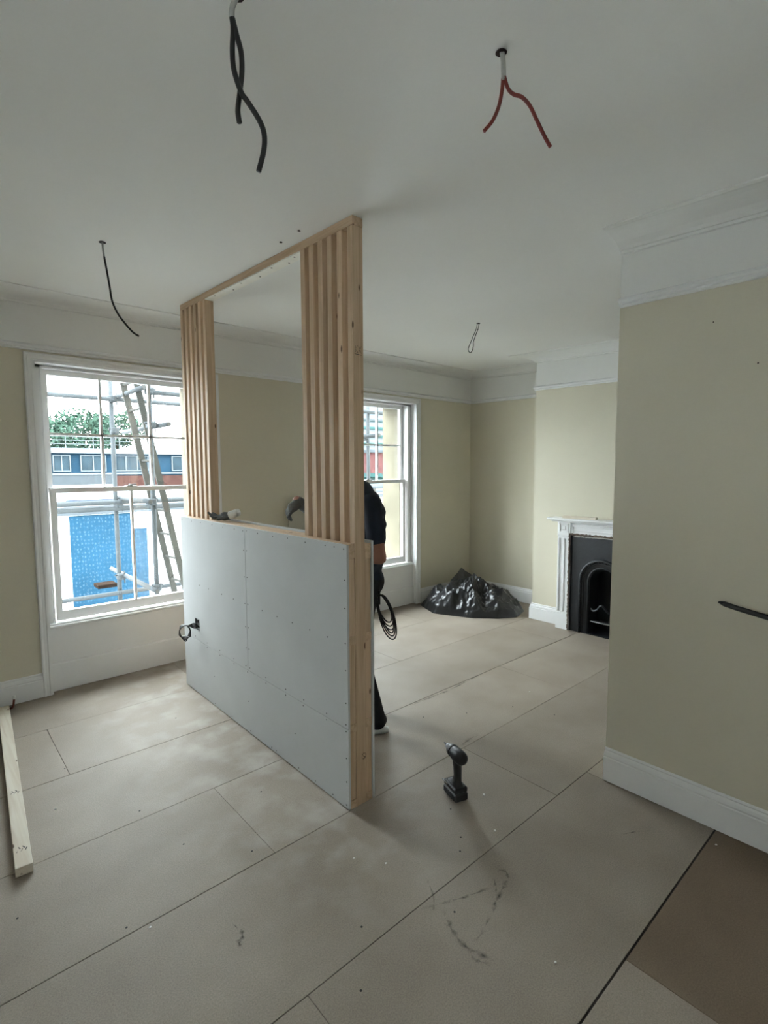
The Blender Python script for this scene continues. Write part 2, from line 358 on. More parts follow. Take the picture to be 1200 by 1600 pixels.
w4_ = struct('window_4', b, M['gloss'], 'narrow white fill window added in the left wall')
for za, zb in ((SL[2]+.04, 1.31), (1.34, SL[3]-.04)): obj('pane', bx(X0-.048, X0-.044, SL[0]+.04, SL[1]-.04, za, zb), M['glass'], w4_)
FW = [(-.36, -.12)]            # added fill window behind the camera, brightens the room
b = new()
for a, c in ((X0-.1, FW[0][0]), (FW[0][1], XA+.1)): band(b, a, c, Y0-.1, Y0, zero, rz)
for a, c in FW: box(b, a, c, Y0-.1, Y0, -.02, .45)
wf_ = struct('wall_front', b, M['cream'], 'cream wall behind the camera')
b = new(); band(b, X0-.1, XA+.1, Y0-.1, Y0, rz, top); struct('frieze', b, M['frieze'], 'white painted frieze', wf_)
wall_far = wall('wall_far', XA, XA+.1, Y0, YW, 'cream alcove wall beside the chimney breast')
# chimney breast with the fireplace opening left hollow
FC = 2.228; FH = .33; FT = .95
b = new(); band(b, XB, XA, BY0, FC-FH, zero, rz); band(b, XB, XA, FC+FH, BY1, zero, rz)
band(b, XB, XA, FC-FH, FC+FH, lambda x, y: FT, rz); box(b, XA-.08, XA, FC-FH, FC+FH, -.02, FT)
wc = struct('wall_chimney', b, M['cream'], 'pale cream chimney breast above the fireplace')
b = new(); band(b, XB, XA, BY0, BY1, rz, top); struct('frieze', b, M['frieze'], 'white painted frieze', wc)
# small nail holes in the right wall
b = new()
for y, z, q in ((.761, 2.21, .003), (.594, 2.015, .0035)): bmesh.ops.create_icosphere(b, subdivisions=1, radius=q, matrix=Matrix.Translation((XR, y, z)))
struct('nail_hole', b, M['hole'], None, wall_right)

loop = [(XT, YE), (XT, Y0), (XA, Y0), (XA, BY0), (XB, BY0), (XB, BY1), (XA, BY1), (XA, YW), (X0, YW), (X0, Y0), (XR, Y0), (XR, YE)]
corn = [(0, 0.01), (.205, .01), (.205, -.006), (.19, -.010), (.17, -.008), (.14, -.010), (.10, -.018), (.06, -.030), (.034, -.044), (.026, -.056), (.016, -.056), (.014, -.068), (0, -.070)]
b = new(); sweep(b, loop, corn, cz); t1 = struct('trim_1', b, M['frieze'], 'shallow white plaster cornice round the ceiling')
rail = [(0, .030), (.010, .030), (.020, .024), (.026, .014), (.022, .006), (.014, .002), (.016, -.006), (.010, -.012), (0, -.014)]
b = new(); sweep(b, loop, rail, rz); struct('trim_2', b, M['gloss'], 'slim white picture rail at the foot of the frieze')
skz = lambda x, y: 0
sk = [(0, .004), (.022, .004), (.022, .125), (.017, .129), (.018, .137), (.014, .150), (.007, .158), (.009, .164), (.004, .172), (0, .172)]
def skirt(name, path, label):
    b = new(); sweep(b, path, sk, skz); return struct(name, b, M['gloss'], label)
skirt('baseboard_back', [(.59, YW), (X0, YW)], 'white skirting left of the left window')
skirt('baseboard_back', [(3.02, YW), (1.95, YW)], 'white skirting between the two windows')
skirt('baseboard_back', [(XA, YW), (4.39, YW)], 'white skirting in the alcove corner right of the far window')
skirt('baseboard_left', [(X0, YW-.022), (X0, Y0)], 'white skirting on the left wall')
skirt('baseboard_right', [(XR, Y0), (XR, YE)], 'white skirting along the right wall')
skirt('baseboard_right', [(XT, YE), (XT, Y0)], 'white skirting on the far face of the right wall')
skirt('baseboard_far', [(XA, BY1), (XA, YW-.022)], 'white skirting along the alcove wall')
skirt('baseboard_chimney', [(XB, 2.69), (XB, BY1), (XA-.022, BY1)], 'white skirting left of the fire surround')
skirt('baseboard_chimney', [(XA-.022, BY0), (XB, BY0), (XB, 1.766)], 'white skirting right of the fire surround')

# ------------------------------------------------------------------ sash windows
def frame_rect(bm, x0, x1, z0, z1, w, y0, y1, wb=None, wt=None):
    wb = wb if wb is not None else w; wt = wt if wt is not None else w
    box(bm, x0-w, x0, y0, y1, z0-wb, z1+wt); box(bm, x1, x1+w, y0, y1, z0-wb, z1+wt)
    box(bm, x0, x1, y0, y1, z0-wb, z0); box(bm, x0, x1, y0, y1, z1, z1+wt)
def window(name, ox0, ox1, gc, label):
    gx0, gx1 = gc-.520, gc+.520
    b = new()                                        # box lining of the opening: jambs, head
    yi = 4.355
    for s, xo, gx in ((0, ox0, gx0), (1, ox1, gx1)):
        xa, xb = (xo, gx-.042) if s == 0 else (gx+.042, xo)
        box(b, xa, xb, yi, 4.47, .47, OT)
        xs = (xb-.010, xb) if s == 0 else (xa, xa+.010)
        box(b, xs[0], xs[1], yi-.012, yi, .49, 2.305)   # staff bead
    box(b, ox0, ox1, yi, 4.47, 2.307, OT); box(b, gx0-.052, gx1+.052, yi-.012, yi, 2.302, 2.312)
    for x0, x1 in ((ox0-.001, ox0+.012), (ox1-.012, ox1+.001)): box(b, x0, x1, YW-.01, yi, .0, OT)
    box(b, ox0, ox1, YW-.01, yi, OT-.010, OT+.002)
    w = struct(name, b, M['gloss'], label)
    # architrave, mitred, standing on the floor
    b = new(); pr = [(0, 0), (.050, 0), (.050, .018), (.044, .022), (.036, .020), (.030, .014), (.012, .013), (.006, .017), (0, .017)]
    pts = [(ox0, 0.0), (ox0, OT), (ox1, OT), (ox1, 0.0)]; rings = []
    dirs = [(-1, 0), (-1, 1), (1, 1), (1, 0)]
    for (px, pz), (dx, dz) in zip(pts, dirs):
        rings.append([b.verts.new((px+dx*o_, YW-pj, pz+dz*o_)) for o_, pj in pr])
    for q, s_ in zip(rings, rings[1:]):
        for k in range(len(pr)): b.faces.new((q[k], q[(k+1) % len(pr)], s_[(k+1) % len(pr)], s_[k]))
    b.faces.new(rings[0]); b.faces.new(rings[-1]); obj('architrave', b, M['gloss'], w)
    # sill board and panelled back below it
    b = new(); box(b, ox0, ox1, 4.300, 4.47, .462, .482, bev=.004); box(b, ox0+.01, ox1-.01, 4.312, 4.36, .482, .494); obj('window_board', b, M['gloss'], w)
    obj('under_panel', bx(ox0, ox1, 4.316, 4.33, .20, .465), M['gloss'], w)
    b = new(); sweep(b, [(ox1-.012, 4.318), (ox0+.012, 4.318)], [(0, .004), (.014, .004), (.014, .196), (.010, .203), (.004, .206), (0, .207)], skz); obj('panel_skirting', b, M['gloss'], w)
    # upper sash: six panes
    b = new(); frame_rect(b, gx0, gx1, 1.462, 2.272, .034, 4.425, 4.465, wb=.036, wt=.034)
    bars = [gc-.178, gc+.178]
    for xm in bars: box(b, xm-.009, xm+.009, 4.432, 4.458, 1.462, 2.272)
    box(b, gx0, gx1, 4.432, 4.458, 1.846, 1.864)
    su = obj('upper_sash', b, M['gloss'], w)
    xs = [gx0, bars[0], bars[1], gx1]
    for i in range(3):
        for z0, z1 in ((1.462, 1.855), (1.855, 2.272)): obj('pane', bx(xs[i]+.002, xs[i+1]-.002, 4.444, 4.447, z0+.001, z1-.001), M['glass'], su)
    # lower sash: two panes
    g0, g1 = gx0+.010, gx1-.010
    b = new(); frame_rect(b, g0, g1, .566, 1.428, .040, 4.372, 4.412, wb=.070, wt=.036); box(b, gc-.009, gc+.009, 4.378, 4.406, .566, 1.428)
    sl = obj('lower_sash', b, M['gloss'], w)
    for x0, x1 in ((g0, gc), (gc, g1)): obj('pane', bx(x0+.002, x1-.002, 4.391, 4.394, .567, 1.427), M['glass'], sl)
    b = new(); box(b, gc-.04, gc+.04, 4.372, 4.41, 1.464, 1.470); tube(b, [(gc-.02, 4.385, 1.476), (gc+.035, 4.372, 1.480)], .006, 6); box(b, gc-.012, gc+.012, 4.378, 4.40, 1.470, 1.482)
    obj('sash_catch', b, M['steel'], w)
    # stone reveal and sill outside
    b = new(); box(b, ox0-.02, gx0-.03, 4.47, YO+.06, .40, 2.40); box(b, gx1+.03, ox1+.02, 4.47, YO+.06, .40, 2.40); box(b, ox0, ox1, 4.47, YO+.06, 2.315, 2.40)
    box(b, ox0-.06, ox1+.06, 4.47, YO+.14, .38, .45); obj('stone_reveal', b, M['stone'], w)
    return w
for i_, (a, c) in enumerate(FW):  # unseen rear window, added only for fill light
    b = new(); z1_ = 2.28
    for xa, xb in ((a, a+.06), (c-.06, c), ((a+c)/2-.02, (a+c)/2+.02)): box(b, xa, xb, Y0-.08, Y0-.02, .45, 2.33)
    for z0_, z1_ in ((.45, .52), (1.38, 1.43), (2.26, 2.33)): box(b, a, c, Y0-.08, Y0-.02, z0_, z1_)
    w_ = struct('window_%d' % (i_+3), b, M['gloss'], 'plain white fill window added behind the camera')
    for xa, xb in ((a+.06, (a+c)/2-.02), ((a+c)/2+.02, c-.06)):
        for z0_, z1_ in ((.52, 1.38), (1.43, 2.26)): obj('pane', bx(xa, xb, Y0-.052, Y0-.048, z0_, z1_), M['glass'], w_)
w1 = window('window_1', .64, 1.90, 1.265, 'left white sash window with scaffold and blue building outside')
w2 = window('window_2', 3.075, 4.335, 3.700, 'far white sash window behind the worker')

# ------------------------------------------------------------------ partition: low boarded wall with slatted screens
PX0, PX1 = 1.434, 1.582; PN, PF = 1.842, 3.80
part = thing('slatted_partition', 'half height plasterboard wall with open pine slat screens up to the ceiling', 'partition', (1.5, 2.82, 0))
XA0, XA1 = 1.4725, 1.5305   # slat depth
def pb(name, x0, x1, y0, y1, z0, z1, m, lab=None): return obj(name, bx(x0, x1, y0, y1, z0, z1, bev=.0012), M[m], part, label=lab)
b = new(); hexa(b, [(XA0, PN, cz(0, PN)-.040), (XA1, PN, cz(0, PN)-.040), (XA1, PF, cz(0, PF)-.040), (XA0, PF, cz(0, PF)-.040),
                    (XA0, PN, cz(0, PN)-.002), (XA1, PN, cz(0, PN)-.002), (XA1, PF, cz(0, PF)-.002), (XA0, PF, cz(0, PF)-.002)])
obj('head_plate', b, M['pineY'], part)
near = [1.842, 1.9185, 1.9935, 2.067, 2.141, 2.214]
far = [3.762, 3.686, 3.609, 3.532, 3.455, 3.379]
b = new(); hexa(b, [(XA0+.001, 2.252, cz(0, 2.252)-.047), (XA1-.001, 2.252, cz(0, 2.252)-.047), (XA1-.001, 3.378, cz(0, 3.378)-.047), (XA0+.001, 3.378, cz(0, 3.378)-.047),
                    (XA0+.001, 2.252, cz(0, 2.252)-.0405), (XA1-.001, 2.252, cz(0, 2.252)-.0405), (XA1-.001, 3.378, cz(0, 3.378)-.0405), (XA0+.001, 3.378, cz(0, 3.378)-.0405)])
obj('soffit_strip', b, M['whitewood'], part, label='pale strip under the head plate')
for i, y in enumerate(near+far):
    post = i in (0, 6)
    wob = 0 if post else random.uniform(-.002, .002)
    pb('end_post' if post else 'slat', XA0, XA1, y, y+.037, .0 if post else 1.250, cz(0, y)-.041, 'pineZ')
pb('sole_plate', XA0, XA1, PN+.038, PF-.038, 0, .038, 'pineY')
pb('top_plate', XA0, XA1, PN+.038, PF-.038, 1.212, 1.249, 'pineY')
for y in (2.3, 2.79, 3.3): pb('stud', XA0, XA1, y, y+.038, .038, 1.212, 'pineZ')
for x0, x1, s in ((1.4360, 1.4715, 'front'), (1.5315, 1.568, 'back')):
    for z0, z1 in ((0, .04), (.37, .41), (.79, .83), (1.192, 1.258)) if s == 'front' else ((0, .04), (.37, .41), (.79, .83), (1.18, 1.25)):
        pb('batten', x0, x1, PN, PF, z0, z1, 'pineY')
    zs = [(.04, .37), (.41, .79), (.83, 1.192 if s == 'front' else 1.18)]
    for y in (PN+.003, 2.33, 2.79, 3.3, PF-.042):
        for z0, z1 in zs: pb('batten', x0+.001, x1-.001, y, y+.038, z0+.001, z1-.001, 'pineZ')
g = .0015
FX0, FX1 = 1.4225, 1.4350
BO = (3.518, 3.598, .470, .550)    # socket cut-out y0,y1,z0,z1
def board(name, y0, y1, z0, z1, x0=FX0, x1=FX1, hole=None):
    b = new()
    if hole:
        a, c, e, h = hole
        box(b, x0, x1, y0, a, z0, z1); box(b, x0, x1, c, y1, z0, z1); box(b, x0, x1, a, c, z0, e); box(b, x0, x1, a, c, h, z1)
    else: box(b, x0, x1, y0, y1, z0, z1, bev=.001)
    return obj(name, b, M['board'], part)
board('plasterboard_sheet', PN-.002, 2.812-g, .395+g, 1.256)
board('plasterboard_sheet', 2.812+g, PF, .395+g, 1.256, hole=BO)
board('plasterboard_sheet', PN-.002, PF, .006, .395-g)
board('plasterboard_sheet', PN-.002, 2.70, .006, 1.262, 1.5695, 1.582)
board('plasterboard_sheet', 2.703, PF, .006, 1.262, 1.5695, 1.582)
# screws
sc = []
ys = [1.861, 1.932, 2.004, 2.172, 2.338, 2.489, 2.654, 2.79, 2.835, 2.944, 3.10, 3.262, 3.444, 3.60, 3.77]
sc += [(y, 1.236+random.uniform(-.003, .003)) for y in ys]
sc += [(y, .798) for y in (1.995, 2.145, 2.308, 2.46, 2.624, 2.982, 3.147, 3.35, 3.5)]
sc += [(y, .415) for y in (1.856, 2.01, 2.21, 2.384, 2.60, 2.79, 2.84, 3.0, 3.2, 3.4, 3.6)] + [(y, .382) for y in (1.856, 2.011, 2.215, 2.386, 2.60, 2.82, 3.0, 3.2, 3.4)]
sc += [(1.856, z) for z in (1.094, .964, .801, .673, .518, .252, .137)]
for z in (1.12, .962, .801, .66, .53): sc += [(2.794, z), (2.830, z-.002)]
sc += [(y, .022) for y in (1.86, 1.967, 2.116, 2.271, 2.5, 2.55, 2.8, 3.05, 3.3, 3.55)] + [(2.82, .20), (3.3, .21), (2.3, .2)]
b = new()
for y, z in sc: bmesh.ops.create_cone(b, cap_ends=True, segments=8, radius1=.0034, radius2=.0034, depth=.0016, matrix=Matrix.Translation((FX0-.0003, y, z)) @ Matrix.Rotation(PI/2, 4, 'Y'))
obj('screw_head', b, M['screw'], part)['kind'] = 'stuff'
# screws under the head plate and in the ceiling by it
b = new()
for y, dx in ((3.25, .012), (3.05, .04), (2.9, .015), (2.72, .04), (2.55, .014), (2.42, .042), (2.33, .018)):
    bmesh.ops.create_cone(b, cap_ends=True, segments=8, radius1=.005, radius2=.005, depth=.002, matrix=Matrix.Translation((XA0+dx, y, cz(0, y)-.0475)))
obj('plate_screw', b, M['screw'], part)['kind'] = 'stuff'
# smudged grade stamp on the end post
b = new()
def stroke(b, y, pts, w=.0035):
    for (x0, z0), (x1, z1) in zip(pts, pts[1:]):
        dx, dz = x1-x0, z1-z0; L = math.hypot(dx, dz); nx, nz = -dz/L*w/2, dx/L*w/2
        v = [b.verts.new(q) for q in ((x0+nx, y, z0+nz), (x1+nx, y, z1+nz), (x1-nx, y, z1-nz), (x0-nx, y, z0-nz))]; b.faces.new(v)
def edge_attr(o, val=1.0):
    at = o.data.attributes.new('edge', 'FLOAT', 'POINT')
    for d_ in at.data: d_.value = val
    return o
yk = PN-.0006
stroke(b, yk, [(1.484, 2.14), (1.484, 2.11)]); stroke(b, yk, [(1.497, 2.14), (1.485, 2.125), (1.498, 2.108)]); stroke(b, yk, [(1.503, 2.14), (1.518, 2.108)]); stroke(b, yk, [(1.518, 2.14), (1.503, 2.108)])
stroke(b, yk, [(1.480, 2.103), (1.521, 2.101)], .003)
edge_attr(obj('grade_stamp', b, M['ink'], part))
b = new()
for q in range(9): a = 2*PI*q/9; stroke(b, yk, [(1.515+.013*math.cos(a), .235+.014*math.sin(a)), (1.515+.013*math.cos(a+.5), .235+.014*math.sin(a+.5))], .005)
stroke(b, yk, [(1.508, .24), (1.523, .226)], .004)
edge_attr(obj('grade_stamp', b, M['ink'], part))
# steel back box and its tails
b = new(); y0, y1, z0, z1 = BO; xo, xi = FX0-.0005, FX1+.001
box(b, xo, xi, y0, y0+.003, z0, z1); box(b, xo, xi, y1-.003, y1, z0, z1); box(b, xo, xi, y0+.003, y1-.003, z0, z0+.003); box(b, xo, xi, y0+.003, y1-.003, z1-.003, z1)
box(b, xi-.002, xi, y0+.003, y1-.003, z0+.003, z1-.003)
bbx = obj('back_box', b, M['steel'], part, label='galvanised steel socket back box')
b = new(); bmesh.ops.create_cone(b, cap_ends=True, segments=14, radius1=.010, radius2=.010, depth=.003, matrix=Matrix.Translation((xi-.0035, 3.572, .525)) @ Matrix.Rotation(PI/2, 4, 'Y'))
obj('knockout', b, M['hole'], bbx)
t_ = thing('socket_cable_tail', 'short bundle of black cable looped out of the socket box in the low wall', 'cable', (1.40, 3.55, .46))
b = new()
for k in range(4):
    o1 = .011*k-.010
    tube(b, [(1.428, 3.555-o1, .490), (1.405, 3.57, .493+o1), (1.375, 3.61, .498), (1.350, 3.645+o1, .492), (1.335, 3.665, .455), (1.340, 3.65+o1, .415), (1.357, 3.61, .400+o1), (1.372, 3.59-o1, .43), (1.380, 3.585, .47), (1.372, 3.60+o1, .498)], .0042, 6, 6)
obj('cable_loop', b, M['greycable'], t_, True)

# ------------------------------------------------------------------ ceiling cables
def hang(name, label, sleeve, cores, m, rs, rc, hole_at, hole_r=.011, group=None):
    L = thing(name, label, 'cable', (hole_at[0], hole_at[1], cz(*hole_at)-.05), group=group)
    for s in sleeve: b = new(); tube(b, s, rs, 8, 3); obj('painted_sleeve', b, M['sleeve'], L, True)
    for c in cores: b = new(); tube(b, c, rc, 8, 6); obj('cable_core', b, M[m], L, True)
    b = new(); bmesh.ops.create_cone(b, cap_ends=True, segments=12, radius1=hole_r*1.25, radius2=hole_r, depth=.003, matrix=Matrix.Translation((hole_at[0], hole_at[1], cz(*hole_at)-.0012)))
    obj('cable_hole', b, M['hole'], ceil)
hang('ceiling_cable', 'pair of crossing black cable tails hanging from the ceiling, left of centre', [[(.612, 1.172, 2.672), (.605, 1.178, 2.655), (.601, 1.182, 2.64), (.601, 1.183, 2.622)]],
     [[(.601, 1.183, 2.626), (.602, 1.181, 2.599), (.6, 1.183, 2.551), (.602, 1.181, 2.51), (.611, 1.166, 2.459), (.621, 1.158, 2.441), (.643, 1.144, 2.402), (.651, 1.137, 2.371), (.65, 1.139, 2.336), (.64, 1.147, 2.289)],
      [(.602, 1.182, 2.622), (.608, 1.176, 2.586), (.616, 1.172, 2.551), (.617, 1.172, 2.51), (.614, 1.178, 2.469), (.609, 1.180, 2.434), (.607, 1.177, 2.416), (.609, 1.175, 2.397)]], 'greycable', .0065, .0062, (.612, 1.172))
hang('ceiling_cable', 'forked pair of red cable tails hanging from the ceiling', [[(1.181, .862, 2.658), (1.184, .86, 2.637), (1.184, .859, 2.617), (1.185, .858, 2.588)], [(1.184, .859, 2.658), (1.187, .857, 2.63), (1.188, .856, 2.592)]],
     [[(1.186, .859, 2.598), (1.184, .86, 2.567), (1.179, .865, 2.529), (1.167, .875, 2.493), (1.15, .89, 2.466)],
      [(1.188, .856, 2.598), (1.196, .85, 2.57), (1.207, .84, 2.556), (1.222, .826, 2.549), (1.238, .812, 2.528), (1.253, .798, 2.489), (1.266, .786, 2.455), (1.279, .775, 2.427)]], 'redcable', .0044, .0048, (1.181, .862), .012)
hang('ceiling_cable', 'single thin black cable curving down from the ceiling near the left window', [[(.767, 2.947, 2.726), (.768, 2.946, 2.689), (.771, 2.943, 2.649)]],
     [[(.771, 2.943, 2.655), (.779, 2.936, 2.581), (.786, 2.93, 2.513), (.793, 2.924, 2.441), (.812, 2.906, 2.379), (.839, 2.882, 2.328), (.866, 2.858, 2.287), (.887, 2.839, 2.268)]], 'greycable', .005, .0048, (.767, 2.947), .014)
hang('ceiling_cable', 'thin black cable loop hanging from the ceiling of the far bay', [[(3.324, 2.614, 2.715), (3.317, 2.621, 2.667)], [(3.335, 2.605, 2.715), (3.328, 2.611, 2.671)]],
     [[(3.317, 2.621, 2.667), (3.295, 2.64, 2.599), (3.277, 2.656, 2.541), (3.272, 2.661, 2.516), (3.278, 2.656, 2.497), (3.287, 2.648, 2.492), (3.296, 2.638, 2.512), (3.301, 2.635, 2.545), (3.301, 2.635, 2.57), (3.310, 2.627, 2.608), (3.328, 2.611, 2.671)]], 'greycable', .003, .003, (3.33, 2.61), .012)
for x, y in ((1.407, 2.319), (1.398, 2.143)):
    b = new(); bmesh.ops.create_cone(b, cap_ends=True, segments=10, radius1=.008, radius2=.006, depth=.003, matrix=Matrix.Translation((x, y, cz(x, y)-.0012))); obj('screw_hole', b, M['hole'], ceil)
# cable from the right wall
b = new(); tube(b, [(2.565, .36, .955), (2.545, .42, .975), (2.515, .52, .998), (2.500, .60, 1.015), (2.492, .655, 1.028)], [.012, .0105], 8, 5)
tube(b, [(2.492, .655, 1.028), (2.489, .672, 1.032)], [.009, .004], 8)
tag(obj('wall_cable', b, M['greycable'], None, True), 'thick black cable end poking out of the cream wall at the right edge', 'cable')

# ------------------------------------------------------------------ fireplace
fp = thing('fireplace', 'white moulded fire surround with a black arched cast iron insert', 'fireplace', (4.75, FC, 0))
def sy(s, a): return FC+s*a      # mirrored y
def box_s(b, x0, x1, s, a0, a1, z0, z1, **k):
    y0, y1 = sorted((sy(s, a0), sy(s, a1))); box(b, x0, x1, y0, y1, z0, z1, **k)
SX = 4.700
for s in (1, -1):
    b = new()
    box_s(b, SX, XB, s, .322, .452, 0, .165)                              # plinth
    box_s(b, SX+.014, XB, s, .322, .452, .165, .925)                      # jamb ground
    for a0, a1 in ((.330, .352), (.374, .406), (.428, .448)): box_s(b, SX+.002, SX+.016, s, a0, a1, .175, .905, bev=.003)
    box_s(b, SX, XB, s, .322, .452, .925, .945, bev=.003)
    obj('jamb', b, M['gloss'], fp)
    b = new(); box_s(b, SX+.006, XB, s, .322, .452, .945, 1.070)           # corner block
    for a0, a1, z0, z1 in ((.340, .432, .965, .973), (.340, .432, 1.040, 1.048), (.340, .348, .965, 1.048), (.424, .432, .965, 1.048)): box_s(b, SX-.001, SX+.008, s, a0, a1, z0, z1)
    box_s(b, SX-.002, SX+.008, s, .366, .406, .988, 1.026, bev=.004); obj('corner_block', b, M['gloss'], fp)
b = new(); box(b, SX+.010, XB, FC-.320, FC+.320, .958, 1.070)
for z0, z1 in ((.960, .972), (.985, .998), (1.028, 1.040), (1.050, 1.062)): box(b, SX, SX+.012, FC-.300, FC+.300, z0, z1, bev=.003)
for s in (1, -1): box_s(b, SX, SX+.012, s, .288, .300, .960, 1.062); box_s(b, SX-.002, SX+.012, s, .314, .320, .958, 1.07)
obj('frieze_panel', b, M['gloss'], fp)
b = new(); box(b, 4.635, XB, FC-.535, FC+.535, 1.086, 1.108, bev=.004); box(b, 4.660, XB, FC-.500, FC+.500, 1.070, 1.087, bev=.004); obj('mantel_shelf', b, M['gloss'], fp)
# insert: front plate with arch hole
IX = 4.725; RO, RI, CZ = .217, .128, .512
b = new()
def archpts(rr, n=16, zb=0): return [(FC+rr, zb)] + [(FC+rr*math.cos(PI*k/n), CZ+rr*math.sin(PI*k/n)) for k in range(n+1)] + [(FC-rr, zb)]
inner = archpts(RO); outer = [(FC+.318, 0)] + [(FC+max(-.318, min(.318, 1.0*math.cos(PI*k/16)*.75)), .948 if 0 < k < 16 else CZ) for k in range(17)] + [(FC-.318, 0)]
outer[1] = (FC+.318, CZ); outer[-2] = (FC-.318, CZ)
def ringface(b, A, B, xa, xb):
    va = [b.verts.new((xa, y, z)) for y, z in A]; vb = [b.verts.new((xb, y, z)) for y, z in B]
    for i in range(len(A)-1): b.faces.new((va[i], va[i+1], vb[i+1], vb[i]))
ringface(b, outer, inner, IX, IX); ringface(b, outer, outer, IX, IX+.06); ringface(b, inner, inner, IX, IX+.03)
ipl = obj('front_plate', b, M['cast'], fp)
b = new()
def archtube(b, rr, x, rad, zb=.0): tube(b, [(x, y, z) for y, z in archpts(rr, 20, zb)], rad, 8)
archtube(b, RO-.004, IX-.004, .014); archtube(b, RO-.030, IX+.010, .008); archtube(b, RI+.012, IX+.012, .008)
ringface(b, archpts(RO-.01, 20), archpts(RI, 20), IX+.004, IX+.024); ringface(b, archpts(RI, 20), archpts(RI-.02, 20), IX+.024, IX+.12)
arch = obj('arch_moulding', b, M['cast'], fp, True)
b = new()
for k in range(1, 20): a = PI*k/20; blob(b, (IX-.012, FC+(RO-.018)*math.cos(a), CZ+(RO-.018)*math.sin(a)), .0075, sub=1)
for s in (1, -1):
    for z in range(10):
        blob(b, (IX-.012, FC+s*(RO-.012), .05+z*.048), .0075, sub=1)
    for z in range(7): blob(b, (IX+.012, FC+s*(RI+.012), .08+z*.06), .006, sub=1)
obj('beading', b, M['cast'], fp, True)['kind'] = 'stuff'
b = new(); box(b, IX+.12, XA-.10, FC-.19, FC-.17, 0, .75); box(b, IX+.12, XA-.10, FC+.17, FC+.19, 0, .75); box(b, IX+.30, IX+.34, FC-.17, FC+.17, 0, .75); box(b, IX+.12, IX+.34, FC-.17, FC+.17, .72, .75); box(b, IX, IX+.30, FC-.17, FC+.17, .0, .006)
obj('firebox', b, M['cast'], fp)
b = new(); hexa(b, [(IX+.10, FC-.16, .10), (IX+.14, FC-.16, .10), (IX+.14, FC-.02, .10), (IX+.10, FC-.02, .10), (IX+.24, FC-.14, .42), (IX+.28, FC-.14, .42), (IX+.28, FC-.03, .42), (IX+.24, FC-.03, .42)])
obj('fire_brick', b, M['sooty'], fp)
gr = new()
for k in range(11): y = FC-.10+k*.02; tube(gr, [(IX+.035, y, .125), (IX+.16, y*.6+FC*.4, .110)], .004, 6)
tube(gr, [(IX+.03, FC-.115, .126), (IX+.015, FC, .128), (IX+.03, FC+.115, .126)], .006, 6, 5); tube(gr, [(IX+.16, FC-.08, .11), (IX+.16, FC+.08, .11)], .005, 6)
obj('grate', gr, M['steel'], fp, True)
b = new(); tube(b, [(IX+.03, FC+.11, .255), (IX+.02, FC+.09, .235), (IX+.012, FC+.05, .245), (IX+.008, FC+.0, .30), (IX+.012, FC-.05, .25), (IX+.02, FC-.09, .235), (IX+.03, FC-.11, .255)], .010, 8, 5); obj('fret', b, M['cast'], fp, True)
# ragged plaster where the old tiles came off, round the insert
def ragged(path, w, x, m, name, amp):
    b = new(); P = [];
    for (a, c) in zip(path, path[1:]):
        n = max(2, int(math.dist(a, c)/.012))
        for k in range(n): P.append((a[0]+(c[0]-a[0])*k/n, a[1]+(c[1]-a[1])*k/n))
    P.append(path[-1]); rg = []
    for i, p in enumerate(P):
        q0, q1 = P[max(0, i-1)], P[min(len(P)-1, i+1)]; tx, tz = q1[0]-q0[0], q1[1]-q0[1]; L = math.hypot(tx, tz) or 1; nx, nz_ = -tz/L, tx/L
        e1 = w*(.6+amp*random.random()); e2 = w*(.4+amp*.4*random.random()); dp = random.uniform(.002, .008)
        zc = lambda z: max(.003, z)
        rg.append([b.verts.new((x, p[0]+nx*e1, zc(p[1]+nz_*e1))), b.verts.new((x-dp, p[0]+nx*e1*.6, zc(p[1]+nz_*e1*.6))), b.verts.new((x-dp*.8, p[0]-nx*e2*.5, zc(p[1]-nz_*e2*.5))), b.verts.new((x, p[0]-nx*e2, zc(p[1]-nz_*e2)))])
    for q, s_ in zip(rg, rg[1:]):
        for k in range(4): b.faces.new((q[k], q[(k+1) % 4], s_[(k+1) % 4], s_[k]))
    return obj(name, b, M[m], fp)
ragged([(FC-.318, .003), (FC-.318, .952), (FC+.318, .952), (FC+.318, .003)], .011, SX-.002, 'plaster', 'ragged_edge', 1.0)
ragged([(FC-.28, .930), (FC, .938), (FC+.29, .930)], .008, IX-.002, 'boardedge', 'ragged_edge', 1.0).__setitem__('label', 'pale broken plaster edge over the insert')
# offcut lying on the mantel
b = new(); box(b, -.021, .021, -.165, .165, 0, .024, bev=.0015); o = obj('timber_offcut', b, M['palepine'], None, local=True)
o.location = (4.668, 2.435, 1.109); o.rotation_euler = (0, 0, R_ := .03); tag(o, 'short pale pine offcut lying on the mantel shelf', 'timber')

